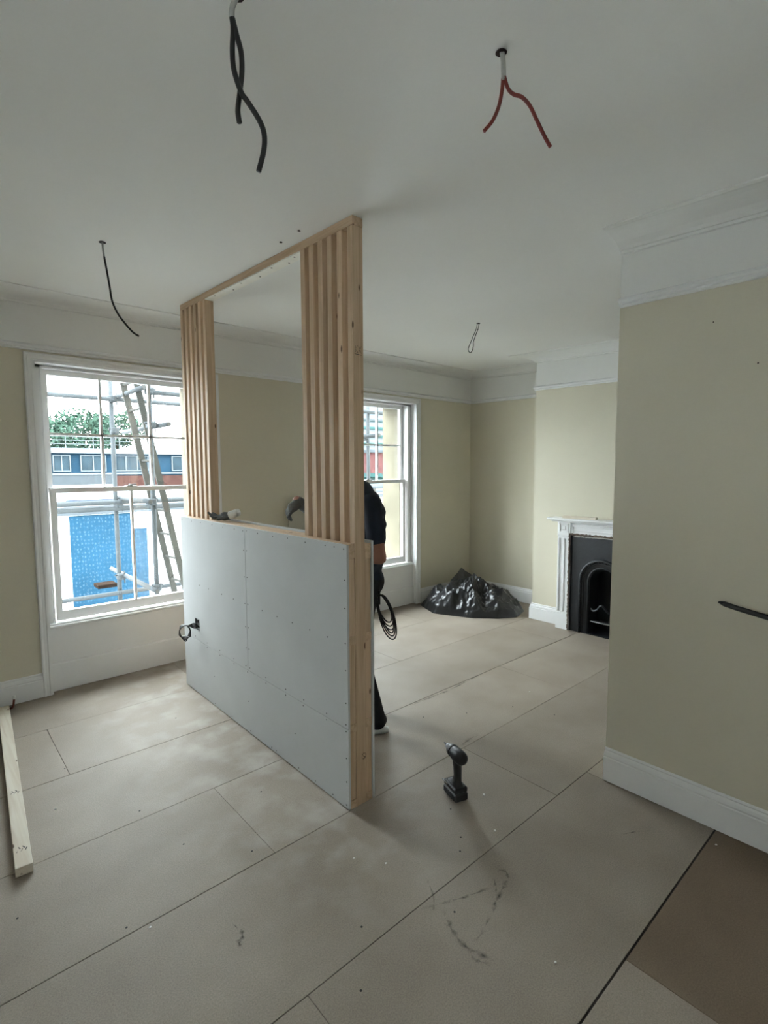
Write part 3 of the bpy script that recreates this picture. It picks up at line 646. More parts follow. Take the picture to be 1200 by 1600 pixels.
# ------------------------------------------------------------------ timber on the floor, left edge
b = new(); p0 = Vector((.233, 2.400)); p1 = Vector((.352, 4.17)); dr_ = (p1-p0).normalized(); nr = Vector((-dr_.y, dr_.x))*.0295
q = [p0-nr, p0+nr, p1+nr, p1-nr]; v = hexa(b, [(c.x, c.y, .001) for c in (p0-nr, p1-nr, p1+nr, p0+nr)] + [(c.x, c.y, .0385) for c in (p0-nr, p1-nr, p1+nr, p0+nr)])
bmesh.ops.bevel(b, geom=b.edges[:], offset=.0015, segments=1, affect='EDGES')
lt = obj('timber_length', b, M['palepine']); tag(lt, 'long pale pine batten lying on the floor at the left edge', 'timber')
b = new()
for (u, w_) in ((.10, .0), (.58, .1)):
    c = p0+dr_*(u*1.0+.02)
    for k in range(5):
        a_ = c+nr*(-.6+.25*k); e_ = a_+dr_*(.018*(1 if k % 2 else -1))+nr*.25
        sd = Vector((-(e_-a_).y, (e_-a_).x)).normalized()*.0022
        b.faces.new([b.verts.new((s.x, s.y, .0390)) for s in (a_+sd, e_+sd, e_-sd, a_-sd)])
bmesh.ops.delete(b, geom=[vv for vv in b.verts if not vv.link_faces], context='VERTS')
edge_attr(obj('grade_stamp', b, M['ink'], lt))['kind'] = 'stuff'
# copper pipe tail with a white cap
pp = thing('capped_pipe', 'bent copper pipe tail with a white cap at the left skirting', 'pipe', (.40, 4.19, 0))
b = new(); tube(b, [(.372, 4.175, .008), (.394, 4.178, .010), (.404, 4.180, .022), (.409, 4.183, .045), (.412, 4.186, .068)], .0065, 8, 4); obj('pipe', b, M['copper'], pp, True)
b = new(); tube(b, [(.4115, 4.186, .064), (.414, 4.188, .086)], .0095, 10); obj('cap', b, M['whitepl'], pp)

# ------------------------------------------------------------------ rubble sack in the far corner
def sack():
    rnd = random.Random(3); cx, cy = 4.74, 3.70
    outl = [(4.32, 4.20), (4.17, 3.85), (4.33, 3.45), (4.52, 3.24), (4.72, 3.14), (4.98, 3.22), (5.20, 3.42), (5.265, 3.60), (5.26, 3.95), (5.20, 4.20), (4.9, 4.235), (4.6, 4.235)]
    def rad(a):
        best = None; dx, dy = math.cos(a), math.sin(a)
        for (x0, y0), (x1, y1) in zip(outl, outl[1:]+outl[:1]):
            ex, ey = x1-x0, y1-y0; den = dx*ey-dy*ex
            if abs(den) < 1e-9: continue
            t = ((x0-cx)*ey-(y0-cy)*ex)/den; u = ((x0-cx)*dy-(y0-cy)*dx)/den
            if t > 0 and 0 <= u <= 1: best = t if best is None else min(best, t)
        return best or .4
    waves = [(Vector((rnd.uniform(-1, 1), rnd.uniform(-1, 1))).normalized(), rnd.uniform(2.5, 6.5), rnd.random()) for _ in range(9)]
    def hgt(x, y, t):
        base = .29*(1-t**1.9)**.8*(.80+.20*math.sin(3*x+1.1))
        g1 = math.exp(-((x-4.80)**2+(y-3.72)**2)/.035)*.065
        lobes = .05*math.exp(-((x-4.45)**2+(y-3.70)**2)/.02)
        cr = 0
        for dv, k, ph in waves:
            w_ = abs(((x*dv.x+y*dv.y+.05*noise.noise(Vector((x*4, y*4, k))))*k+ph) % 1-.5)*2; cr += (w_-.5)*(.07/k)
        nn = 0; q_ = Vector((x, y, .3))+noise.noise_vector(Vector((x*3, y*3, 1)))*.06
        for fr_, am_ in ((4.5, .085), (10, .045), (21, .022), (40, .008)): nn += (.5-abs(noise.noise(q_*fr_+Vector((fr_, 0, 0))))*1.9)*am_
        return max(.0, base+g1+lobes+(cr+nn)*(1-t**6))
    b = new(); NA, NR = 200, 64; rings = []
    for j in range(NR+1):
        t = j/NR; row = []
        for i in range(NA):
            a = 2*PI*i/NA; rr = rad(a)*(t**.8); x, y = cx+rr*math.cos(a), cy+rr*math.sin(a)
            z = hgt(x, y, t)+.004
            if t > .9: z = max(.004, z*(1-(t-.9)*6)+.01*abs(math.sin(a*17))*(1-t)*10)
            row.append(b.verts.new((x, y, z)))
            if j == 0: break
        rings.append(row)
    for i in range(NA): b.faces.new((rings[0][0], rings[1][i], rings[1][(i+1) % NA]))
    for p_, q_ in zip(rings[1:], rings[2:]):
        for i in range(NA): b.faces.new((p_[i], q_[i], q_[(i+1) % NA], p_[(i+1) % NA]))
    vb = [b.verts.new((v.co.x, v.co.y, .0015)) for v in rings[-1]]
    for i in range(NA): b.faces.new((rings[-1][i], vb[i], vb[(i+1) % NA], rings[-1][(i+1) % NA]))
    b.faces.new(vb); return b
sk_ = thing('rubble_sack', 'crumpled black polythene sack heaped in the corner by the far window', 'sack', (4.74, 3.70, 0))
obj('sack_body', (lambda q: (bmesh.ops.triangulate(q, faces=q.faces), q)[1])(sack()), M['sack'], sk_, True)
b = new()   # stiff folded flap standing up at the back
fl = [(4.50, 3.93, .20), (4.60, 3.96, .30), (4.72, 3.97, .36), (4.79, 3.97, .415), (4.84, 3.95, .37), (4.95, 3.94, .31), (5.05, 3.92, .27)]
top_ = [b.verts.new(p) for p in fl]; low = [b.verts.new((x+.02*math.sin(i*2.1), y-.09+.02*math.cos(i*3), z*.42)) for i, (x, y, z) in enumerate(fl)]; bk = [b.verts.new((x, y+.10, z*.45)) for x, y, z in fl]
for i in range(len(fl)-1):
    b.faces.new((top_[i], top_[i+1], low[i+1], low[i])); b.faces.new((bk[i], bk[i+1], top_[i+1], top_[i])); b.faces.new((low[i], low[i+1], bk[i+1], bk[i]))
b.faces.new((top_[0], low[0], bk[0])); b.faces.new((top_[-1], bk[-1], low[-1]))
obj('sack_mouth', b, M['sack'], sk_)

# ------------------------------------------------------------------ impact driver
dv = thing('impact_driver', 'black cordless impact driver standing on its battery on the floor', 'power tool', (1.882, 1.583, 0), math.atan2(.947, .32))
def dobj(name, b, m, sm=True, lab=None): return obj(name, b, M[m], dv, sm, local=True, label=lab)
def lathe(b, prof, axis_o, ax='x', seg=20):
    rings = []
    for t, r_ in prof:
        rings.append([b.verts.new((axis_o[0]+t, axis_o[1]+r_*math.cos(2*PI*k/seg), axis_o[2]+r_*math.sin(2*PI*k/seg))) for k in range(seg)])
    for p_, q_ in zip(rings, rings[1:]):
        for k in range(seg): b.faces.new((p_[k], p_[(k+1) % seg], q_[(k+1) % seg], q_[k]))
    b.faces.new(rings[0]); b.faces.new(rings[-1])
b = new(); lathe(b, [(-.070, .012), (-.068, .024), (-.058, .031), (-.035, .034), (-.005, .033), (.012, .030), (.022, .029)], (0, 0, .215)); hd = dobj('motor_housing', b, 'blackpl')
b = new(); lathe(b, [(.020, .030), (.026, .031), (.045, .028), (.062, .019), (.068, .014), (.070, .011)], (0, 0, .215)); dobj('nose_cone', b, 'greycable')
b = new(); lathe(b, [(.062, .0150), (.066, .0165), (.078, .0135), (.082, .012)], (0, 0, .215)); dobj('chuck', b, 'steel', lab='bright steel chuck collar')
b = new(); lathe(b, [(.080, .0045), (.100, .0045), (.102, .003), (.114, .0025)], (0, 0, .215), seg=8); dobj('driver_bit', b, 'screw')
b = new()
def rsec(cx, hx, hy, z): return [(cx+hx*(abs(math.cos(a))**.7)*(1 if math.cos(a) > 0 else -1), hy*(abs(math.sin(a))**.7)*(1 if math.sin(a) > 0 else -1), z) for a in [2*PI*k/16 for k in range(16)]]
rr_ = [[b.verts.new(p) for p in rsec(*s)] for s in ((-.012, .030, .021, .200), (-.010, .024, .018, .180), (-.014, .022, .017, .150), (-.016, .021, .016, .110), (-.010, .026, .018, .085), (.0, .040, .026, .072), (.002, .052, .034, .064))]
for p_, q_ in zip(rr_, rr_[1:]):
    for k in range(16): b.faces.new((p_[k], p_[(k+1) % 16], q_[(k+1) % 16], q_[k]))
b.faces.new(rr_[0]); b.faces.new(rr_[-1]); dobj('grip', b, 'blackpl')
b = new(); tube(b, [(.014, 0, .178), (.020, 0, .165), (.016, 0, .150)], .007, 8, 4); dobj('trigger', b, 'greycable')
b = new(); box(b, -.054, .058, -.036, .036, .040, .068, bev=.006); dobj('battery_mount', b, 'blackpl', False)
b = new(); box(b, -.058, .060, -.037, .037, .001, .041, bev=.007); box(b, -.045, .045, -.039, .039, .010, .016); box(b, -.045, .045, -.039, .039, .022, .028); bat = dobj('battery', b, 'blackpl', False)
b = new(); box(b, .058, .0615, -.022, .022, .010, .032, bev=.001); dobj('battery_label', b, 'steel', False, 'grey strip label')
b = new(); tube(b, [(.02, .036, .060), (.03, .046, .070), (.05, .046, .072), (.056, .036, .062)], .0025, 6, 5); dobj('belt_clip', b, 'steel')

# ------------------------------------------------------------------ glove lying on the low wall
def glove(parent_name, label, joints, palm, thumb, cuffpts, fr=.0095, vox=.0035):
    """joints: list of finger polylines in world coords"""
    ctr = Vector(palm[0]); g = thing(parent_name, label, 'glove', ctr)
    b = new()
    limb(b, palm, [.026, .030, .030], sub=2)
    for fjt in joints: limb(b, fjt, [fr*1.12, fr*1.05, fr, fr*.9][:len(fjt)], .4)
    limb(b, thumb, [.016, .012, .010], .4)
    o = obj('glove_body', b, M['glove'], g); bake(o, [('REMESH', dict(mode='VOXEL', voxel_size=vox)), ('SMOOTH', dict(factor=.6, iterations=4))])
    b = new(); tube(b, cuffpts, [.027, .024], 14, 4); obj('cuff', b, M['cuff'], g, True, label='white knitted cuff')
    return g
zt = 1.262
glove('work_glove', 'grey work glove with white cuff lying on the low wall',
      [[(1.482, 3.245, zt+.022), (1.452, 3.290, zt+.018), (1.437, 3.312, zt+.028)], [(1.497, 3.260, zt+.022), (1.472, 3.310, zt+.018), (1.450, 3.340, zt+.034), (1.440, 3.350, zt+.046)],
       [(1.512, 3.265, zt+.022), (1.495, 3.320, zt+.020), (1.472, 3.355, zt+.040)], [(1.530, 3.265, zt+.020), (1.522, 3.315, zt+.018), (1.510, 3.340, zt+.024)]],
      [(1.517, 3.220, zt+.028), (1.502, 3.245, zt+.026), (1.509, 3.253, zt+.025)], [(1.502, 3.215, zt+.024), (1.472, 3.220, zt+.016), (1.452, 3.235, zt+.012)],
      [(1.522, 3.205, zt+.032), (1.542, 3.175, zt+.046), (1.557, 3.152, zt+.054)])

# ------------------------------------------------------------------ the worker behind the partition
U = Vector((-.72, .69, 0)).normalized(); V = Vector((-U.y, U.x, 0))        # facing, left side
V = Vector((-.69, -.72, 0)).normalized()
O = Vector((2.08, 2.44, 0))
def W(a, l, z): return O+U*a+V*l+Vector((0, 0, z))    # forward, to his left, up
person = thing('person', 'worker in navy t-shirt and black trousers leaning over the low wall behind the slats', 'person', (O.x, O.y, 0))
neck = W(.10, 0, 1.485); headc = W(.195, .01, 1.585)
rotB = Matrix((U, V, Vector((0, 0, 1)))).transposed()          # local x=forward y=left
def tilt(a): return rotB @ Matrix.Rotation(a, 3, 'Y')
torso = [(.04, .93, .112, .165), (.03, 1.01, .105, .155), (.02, 1.09, .105, .153), (.018, 1.17, .112, .160), (.02, 1.25, .118, .170), (.025, 1.33, .116, .180), (.035, 1.395, .098, .172), (.050, 1.44, .072, .12)]
Ls, Le, Lw = W(-.010, .172, 1.392), W(-.062, .222, 1.085), W(.17, .19, 1.10)
Rs, Re, Rw = W(.060, -.172, 1.392), W(.20, -.225, 1.15), W(.440, -.10, 1.368)
Lh, Lk, La = W(.04, .095, .90), W(.10, .115, .50), W(-.035, .14, .09)
Rh, Rk, Ra = W(.04, -.095, .90), W(.10, -.12, .50), W(.05, -.13, .09)
b = new()
for a, z, ra, rl in torso: blob(b, W(a, 0, z), ra*.93, rl*.93, .085, rotB, 2)
limb(b, [W(.06, 0, 1.42), neck, W(.15, 0, 1.54)], [.062, .056, .056])
blob(b, headc, .092, .075, .112, tilt(.5), 3); blob(b, headc+U*.055+Vector((0, 0, -.070)), .045, .045, .040, rotB)      # jaw
blob(b, headc+U*.100+Vector((0, 0, -.035)), .016, .013, .026, tilt(.5)); blob(b, headc+U*.090+Vector((0, 0, .005)), .018, .045, .012, rotB)
for s in (1, -1): blob(b, headc+V*s*.076+U*(-.005)+Vector((0, 0, -.015)), .016, .009, .028, rotB)
limb(b, [Ls, Ls.lerp(Le, .5), Le], [.047, .046, .039]); limb(b, [Le, Le.lerp(Lw, .35), Lw], [.042, .043, .027])
limb(b, [Rs, Rs.lerp(Re, .5), Re], [.047, .046, .039]); limb(b, [Re, Re.lerp(Rw, .35), Rw], [.042, .043, .027])
limb(b, [Lw, Lw+(Lw-Le).normalized()*.07], [.030, .036]); limb(b, [Rw, Rw+(Rw-Re).normalized()*.05], [.027, .028])
for s, (h_, k_, a_) in ((1, (Lh, Lk, La)), (-1, (Rh, Rk, Ra))):
    limb(b, [h_, k_, a_], [.078, .055, .038]); limb(b, [a_, a_+U*.15+Vector((0, 0, -.045))], [.035, .028])
body = obj('body', b, M['skin'], person); bake(body, [('REMESH', dict(mode='VOXEL', voxel_size=.008)), ('SMOOTH', dict(factor=.6, iterations=5))])
# face details, hair
ez = headc+U*.088+Vector((0, 0, -.006))
for s in (1, -1):
    b = new(); blob(b, ez+V*s*.031, .011); obj('eye', b, M['eyew'], person, True)
    b = new(); blob(b, ez+V*s*.031+U*.0075, .0055); obj('iris', b, M['eyed'], person, True)
    b = new(); tube(b, [ez+V*s*.014+Vector((0, 0, .020))+U*.010, ez+V*s*.032+Vector((0, 0, .026))+U*.006, ez+V*s*.048+Vector((0, 0, .018))-U*.004], .0035, 6, 4); obj('eyebrow', b, M['hair'], person, True)
b = new(); blob(b, headc+U*.094+Vector((0, 0, -.072)), .010, .024, .0065, rotB); obj('mouth', b, M['lip'], person, True)
b = new(); blob(b, headc-U*.012+Vector((0, 0, .022)), .098, .082, .104, tilt(.35), 4)
for v_ in b.verts:
    v_.co += (v_.co-headc).normalized()*noise.noise(v_.co*38)*.006
bmesh.ops.bisect_plane(b, geom=b.verts[:]+b.edges[:]+b.faces[:], plane_co=headc+U*.03+Vector((0, 0, -.02)), plane_no=(U*.75-Vector((0, 0, .66))), clear_outer=True)
bmesh.ops.holes_fill(b, edges=b.edges, sides=0); obj('hair', b, M['hair'], person, True)
# t-shirt
b = new()
for a, z, ra, rl in torso: blob(b, W(a, 0, z), ra*1.05, rl*1.03, .085, rotB, 2)
blob(b, W(.04, 0, .93), .122, .172, .06, rotB)
blob(b, W(.045, 0, 1.43), .075, .165, .05, rotB)
limb(b, [Ls, Ls.lerp(Le, .62)], [.062, .060]); limb(b, [Rs, Rs.lerp(Re, .62)], [.062, .060])
ts = obj('t_shirt', b, M['navy'], person); bake(ts, [('REMESH', dict(mode='VOXEL', voxel_size=.009)), ('SMOOTH', dict(factor=.6, iterations=6))])
me = ts.data; bm_ = bmesh.new(); bm_.from_mesh(me); off_ = base_of(person)
for v_ in bm_.verts:
    wv = v_.co+off_; v_.co += v_.normal*noise.noise(Vector((wv.x*9, wv.y*9, wv.z*14)))*.008
# trim sleeve ends cleanly
for p_, q_ in ((Ls, Le), (Rs, Re)):
    pass
bm_.to_mesh(me); bm_.free()
# trousers, belt, boots
b = new(); blob(b, W(.04, 0, .90), .122, .172, .11, rotB, 3)
for h_, k_, a_ in ((Lh, Lk, La), (Rh, Rk, Ra)): limb(b, [h_+Vector((0, 0, -.02)), h_.lerp(k_, .5), k_, k_.lerp(a_, .4), a_+Vector((0, 0, -.02))], [.100, .092, .073, .072, .060])
tr = obj('trousers', b, M['denim'], person); bake(tr, [('REMESH', dict(mode='VOXEL', voxel_size=.010)), ('SMOOTH', dict(factor=.6, iterations=4))])
for a_ in (La, Ra):
    b = new(); fwd = U
    limb(b, [a_+Vector((0, 0, -.015))-fwd*.02, a_+fwd*.06+Vector((0, 0, -.040)), a_+fwd*.17+Vector((0, 0, -.055))], [.044, .042, .035])
    bmesh.ops.bisect_plane(b, geom=b.verts[:]+b.edges[:]+b.faces[:], plane_co=(0, 0, .016), plane_no=(0, 0, -1), clear_outer=True)
    sh = obj('shoe', b, M['shoe'], person); bake(sh, [('REMESH', dict(mode='VOXEL', voxel_size=.007)), ('SMOOTH', dict(factor=.5, iterations=3))])
    b = new(); outl = []
    for k in range(24):
        t = 2*PI*k/24; cxx = math.cos(t); outl.append(a_*1.0+fwd*(.070+.142*cxx)+V*(.048+.006*cxx)*math.sin(t))
    lo = [b.verts.new((p_.x, p_.y, .001)) for p_ in outl]; hi = [b.verts.new((p_.x, p_.y, .027)) for p_ in outl]
    b.faces.new(lo); b.faces.new(hi)
    for k in range(24): b.faces.new((lo[k], lo[(k+1) % 24], hi[(k+1) % 24], hi[k]))
    obj('sole', b, M['sole'], sh, True, label='white rubber sole')
# gloved right hand reaching down over the wall top
hb = Rw+(Rw-Re).normalized()*.03; fw = (W(.60, .06, 1.262)-hb).normalized(); side = fw.cross(Vector((0, 0, 1))).normalized(); dn = fw.cross(side).normalized()
if dn.z > 0: dn = -dn
b = new(); limb(b, [Rw, hb, hb+fw*.06], [.036, .035, .033])
for k, (o_, L_) in enumerate(((-.030, .075), (-.010, .090), (.010, .085), (.029, .065))):
    r0 = hb+fw*.060+side*o_; bend = .15 if k < 1 else .9
    p1_ = r0+fw*L_*.45+dn*.006; p2_ = p1_+(fw*(1-bend*.5)+dn*bend).normalized()*L_*.33; p3_ = p2_+(fw*(1-bend)+dn*(.2+bend)).normalized()*L_*.27
    limb(b, [hb+fw*.03+side*o_*.8, r0, p1_, p2_, p3_], [.014, .0125, .0115, .0105, .0095], .4)
limb(b, [hb+side*.030, hb+side*.048+fw*.03+dn*.02, hb+side*.045+fw*.065+dn*.038], [.016, .013, .011], .4)
gl = obj('glove', b, M['glove'], person); bake(gl, [('REMESH', dict(mode='VOXEL', voxel_size=.0035)), ('SMOOTH', dict(factor=.6, iterations=3))])
b = new(); tube(b, [Rw-(Rw-Re).normalized()*.075, Rw+(Rw-Re).normalized()*.005], .0385, 14); obj('glove_cuff', b, M['glove'], person, True)
# left hand resting on his hip behind the wall, gloved
hb = Lw+(Lw-Le).normalized()*.02; fw = (Lw-Le).normalized(); side = V.cross(fw).normalized(); dn = -V
b = new(); limb(b, [Lw, hb, hb+fw*.06], [.036, .035, .033])
for k, (o_, L_) in enumerate(((-.030, .070), (-.010, .085), (.010, .088), (.029, .075))):
    r0 = hb+fw*.060+side*o_; p1_ = r0+fw*L_*.45+dn*.008; p2_ = p1_+(fw+dn*.7).normalized()*L_*.33; p3_ = p2_+(fw*.6+dn).normalized()*L_*.27
    limb(b, [r0, p1_, p2_, p3_], [.0125, .0115, .0105, .0095], .4)
limb(b, [hb+side*.030, hb+side*.048+fw*.03+dn*.015, hb+side*.045+fw*.065+dn*.028], [.016, .013, .011], .4)
gl = obj('glove', b, M['glove'], person); bake(gl, [('REMESH', dict(mode='VOXEL', voxel_size=.0035)), ('SMOOTH', dict(factor=.6, iterations=3))])
# hank of cable hanging from his hip
hk = W(-.055, .195, .865)
b = new()
for k in range(6):
    w_, h_ = .036+.006*(k % 3), .085+.010*k; ph = .10*(k-2.5); ax_ = (V*.35-U*.94).normalized()*1.0
    pts = []
    for i in range(25):
        a = 2*PI*i/24; lx = w_*math.sin(a)+.035*(1-math.cos(a))*.9; lz = -h_*(1-math.cos(a))*.95
        pts.append(hk+ax_*(lx+.004*k)+Vector((0, 0, lz))+V*(.005*k+.01*math.sin(a*2+k)))
    tube(b, pts, .0042, 6, 2, cap=False)
tube(b, [hk+Vector((0, 0, .02)), hk+Vector((0, 0, .012)), hk+Vector((0, 0, -.03)), hk+V*.01+Vector((0, 0, -.06))], .008, 8, 4)
tag(obj('cable_hank', b, M['greycable'], None, True), 'coiled hank of black cable hanging at the hip of the worker', 'cable')
# board offcut stood behind the low wall beside his hand
b = new(); box(b, -.0065, .0065, -.16, .16, 0, .86, bev=.001); o = obj('board_offcut', b, M['cream'], None, local=True)
o.location = (1.615, 2.585, .565); o.rotation_euler = (0, 0, 0)
bpy.data.objects.remove(o)
b = new(); box(b, 2.585, 2.93, 4.215, 4.229, .002, 1.276, bev=.001)
tag(obj('board_offcut', b, M['buff']), 'buff board offcut leaning on the window wall behind the gloved hand', 'board')

# ------------------------------------------------------------------ marks and crumbs on the floor
def strip(name, pts, w, m, n=6):
    P = catmull([(x, y, .0008) for x, y in pts], n); b = new(); rows_ = []
    lay = []
    for i, p in enumerate(P):
        t = (P[min(i+1, len(P)-1)]-P[max(0, i-1)]).normalized(); nn = Vector((-t.y, t.x, 0)); ww = w*(.6+.4*math.sin(i*1.3))
        rows_.append([b.verts.new(p+nn*ww), b.verts.new(p), b.verts.new(p-nn*ww)])
    for q_, s_ in zip(rows_, rows_[1:]): b.faces.new((q_[0], q_[1], s_[1], s_[0])); b.faces.new((q_[1], q_[2], s_[2], s_[1]))
    nv = len(rows_); o = obj(name, b, M[m], floor); at = o.data.attributes.new('edge', 'FLOAT', 'POINT')
    for i, d_ in enumerate(at.data): d_.value = (1.0 if i % 3 == 1 else 0)*min(1, min(i//3, nv-1-i//3)/3)
    return o
for pts, w in (([(1.285, 1.233), (1.38, 1.19), (1.46, 1.155), (1.559, 1.123)], .010), ([(1.634, 1.163), (1.655, 1.14), (1.64, 1.11), (1.573, 1.09), (1.50, 1.07), (1.452, 1.045)], .014),
               ([(1.60, 1.150), (1.57, 1.12), (1.54, 1.09)], .010), ([(1.337, 1.187), (1.310, 1.13), (1.290, 1.08), (1.285, 1.02), (1.318, .921)], .016), ([(1.444, 1.053), (1.38, 1.03), (1.311, 1.019)], .010),
               ([(1.29, 1.03), (1.27, .98), (1.30, .93)], .012), ([(2.202, .919), (2.27, .885), (2.324, .846)], .008), ([(2.40, 2.425), (2.58, 2.42), (2.78, 2.41), (3.0, 2.425), (3.25, 2.44)], .018), ([(2.257, 1.86), (2.34, 1.875), (2.44, 1.88)], .022), ([(1.40, 1.33), (1.36, 1.25), (1.30, 1.19)], .008)):
    strip('scuff_mark', pts, w, 'scuff')
strip('ink_mark', [(.722, 1.535), (.728, 1.56), (.745, 1.568), (.755, 1.60)], .012, 'ink'); strip('ink_mark', [(.75, 1.605), (.742, 1.64)], .004, 'ink')
b = new()
for x, y in [(.766, 2.147), (.963, 1.913), (.696, 2.505), (.929, 1.152), (1.073, 1.324), (.182, 2.177), (.461, 1.874), (1.361, 1.146), (1.787, 1.533), (1.676, 1.379), (1.609, 1.327), (1.191, 2.252), (.509, 3.143), (1.164, 3.315), (1.371, 3.057), (2.6, 2.1), (3.0, 1.7), (2.35, 2.25), (2.9, 1.95)]:
    bmesh.ops.create_cone(b, cap_ends=True, segments=8, radius1=.0042, radius2=.0035, depth=.0012, matrix=Matrix.Translation((x, y, .0008)))
obj('floor_screw', b, M['screw'], floor)['kind'] = 'stuff'
crs = [(.522, 1.816, .005, 'by the long gap left of the dark paint mark'), (.405, 2.781, .006, 'beside the pine batten on the left'), (1.984, 1.491, .008, 'right of the impact driver'), (1.815, 1.302, .006, 'on the shadow of the impact driver'),
       (1.253, 1.592, .005, 'in front of the partition end'), (1.331, 1.483, .005, 'a step nearer than the partition end'), (1.453, .799, .0045, 'below the curved scuff marks'), (2.438, .621, .006, 'beside the right skirting'), (3.18, 2.0, .006, 'on the open floor before the fireplace')]
for k, (x, y, s, wh) in enumerate(crs):
    b = new(); bmesh.ops.create_icosphere(b, subdivisions=1, radius=s, matrix=Matrix.Translation((x, y, s*.55+.0006)) @ Matrix.Diagonal((1, .75, .5, 1)))
    for v_ in b.verts: v_.co += Vector((random.uniform(-1, 1), random.uniform(-1, 1), 0))*s*.2
    tag(obj('plaster_crumb', b, M['crumb']), 'tiny white plaster crumb '+wh, 'debris', 'plaster crumbs on the floor')

# ------------------------------------------------------------------ outside: scaffold, ladder, buildings, trees
GZ = -3.9
tag(obj('street', bx(-30, 90, YO, 120, GZ-.2, GZ), M['asphalt']), 'grey street surface below the windows', 'street')['kind'] = 'structure'
scf = thing('scaffold', 'galvanised tube scaffold standing outside the windows', 'scaffold', (2.5, 5.9, GZ))
def pole(a, c, rr=.0242, name='scaffold_tube', open_end=False):
    b = new(); tube(b, [a, c], rr, 12)
    return obj(name, b, M['tube'], scf, True)
SI, SO = 5.45, 6.30
for x in (1.65, 4.35, 6.9, -1.1): pole((x, SO, GZ), (x, SO, 3.6)); obj('base_plate', bx(x-.08, x+.08, SO-.08, SO+.08, GZ, GZ+.01), M['tube'], scf)
for x in (1.775, 4.60, 7.1, -.9): pole((x, SI, GZ), (x, SI, 3.6)); obj('base_plate', bx(x-.08, x+.08, SI-.08, SI+.08, GZ, GZ+.01), M['tube'], scf)
for y, z in ((SO-.05, 2.355), (SO-.05, .222), (SO-.05, 1.165), (SO-.05, 1.232), (SI-.05, 2.347), (SI-.05, -.35)): pole((1.72 if z > 2 and y < 6 else -2.2, y, z), (8.2, y, z))
for x, z, y0, y1 in ((1.70, 2.385, 5.35, 6.5), (1.86, 2.03, 5.18, 6.65), (1.70, .41, 5.2, 6.8), (1.70, 1.28, 5.3, 6.4), (4.50, 2.02, 5.1, 6.6), (4.52, .41, 5.2, 6.6), (4.50, 1.30, 5.2, 6.5)):
    pole((x, y0, z), (x, y1, z))
    b = new(); tube(b, [(x, y0-.001, z), (x, y0+.004, z)], .019, 12); obj('tube_mouth', b, M['screw'], scf)
pole((4.62, 5.6, 2.6), (4.35, 5.6, -.2)); pole((4.2, 6.0, 1.95), (4.8, 6.0, 1.35))
def coupler(x, y, z):
    b = new(); box(b, x-.04, x+.04, y-.045, y+.045, z-.035, z+.035, bev=.012); tube(b, [(x-.06, y, z+.02), (x+.06, y, z+.02)], .010, 8); tube(b, [(x, y-.07, z-.015), (x, y+.06, z-.015)], .012, 8)
    tube(b, [(x+.03, y-.03, z-.07), (x+.03, y-.03, z+.06)], .008, 8); obj('coupler', b, M['tube'], scf)
for x, y, z in ((1.66, SO-.03, 2.36), (1.775, SI-.02, 2.36), (1.775, SI-.02, 2.03), (1.67, SO, 2.02), (1.66, SO-.03, .40), (1.775, SI, .40), (1.67, SO-.03, 1.2), (1.76, SI, 1.27), (4.55, SI, 2.0), (4.52, SI, .4), (4.58, SI, 1.3), (4.40, SO, 1.2)): coupler(x, y, z)
for k, (x0, x1) in enumerate(((-2.2, 1.5), (1.52, 5.4), (5.42, 8.2))):
    for j in range(3): obj('scaffold_board', bx(x0, x1, 5.62+j*.23, 5.84+j*.23, -.42, -.382, bev=.003), M['board2'], scf)
obj('scaffold_board', bx(1.46, 1.66, 6.42, 6.62, .26, .30, bev=.004), M['board2'], scf)
lad = thing('ladder', 'aluminium ladder leaning inside the scaffold', 'ladder', (2.14, 5.78, -.38))
def lz(p0, p1, z): t = (z-p0[2])/(p1[2]-p0[2]); return Vector(p0).lerp(Vector(p1), t)
A0, A1 = (1.700, 5.60, 2.50), (2.250, 5.60, -.36); B0, B1 = (1.672, 5.93, 2.50), (2.235, 5.93, -.36)
ex = Vector((A0[0]-A1[0], 0, A0[2]-A1[2]))*.25
for p_, q_ in ((A0, A1), (B0, B1)):
    b = new(); pa, pb_ = Vector(p_)+ex, Vector(q_); hx = Vector((.030, 0, .006)); hy = Vector((0, .014, 0))
    hexa(b, [pb_-hx-hy, pb_+hx-hy, pb_+hx+hy, pb_-hx+hy, pa-hx-hy, pa+hx-hy, pa+hx+hy, pa-hx+hy]); obj('stile', b, M['alu'], lad)
z = -.15
while z < 3.1:
    b = new(); tube(b, [lz(A0, A1, z), lz(B0, B1, z)], .014, 8); obj('rung', b, M['alu'], lad); z += .262
# white rendered building with a blue dotted sheet
wb = thing('white_building', 'low white rendered building with a large blue dotted panel across the street', 'building', (3.5, 16, GZ))
b = new(); box(b, -6, 12, 14, 20, GZ, .52); obj('wall', b, M['render'], wb)
obj('parapet', bx(-6.1, 12.1, 13.9, 20, .52, .60), M['grey'], wb); obj('parapet', bx(-6.1, 12.1, 14.3, 20, .60, .92), M['render'], wb)
b = new(); box(b, 2.64, 4.05, 13.94, 13.99, GZ+.2, .50); obj('blue_panel', b, M['bluepanel'], wb); b = new(); box(b, 4.05, 4.36, 13.95, 13.99, GZ+.2, .10); obj('blue_panel', b, M['bluepanel'], wb)
b = new(); box(b, 2.65, 4.0, 14.2, 14.29, .72, .86); obj('blue_sign', b, M['bluesign'], wb)
for z_ in (.66, .80): obj('roof_rail', bx(-6, 12, 13.95, 13.99, z_+.02, z_+.055), M['tube'], wb)
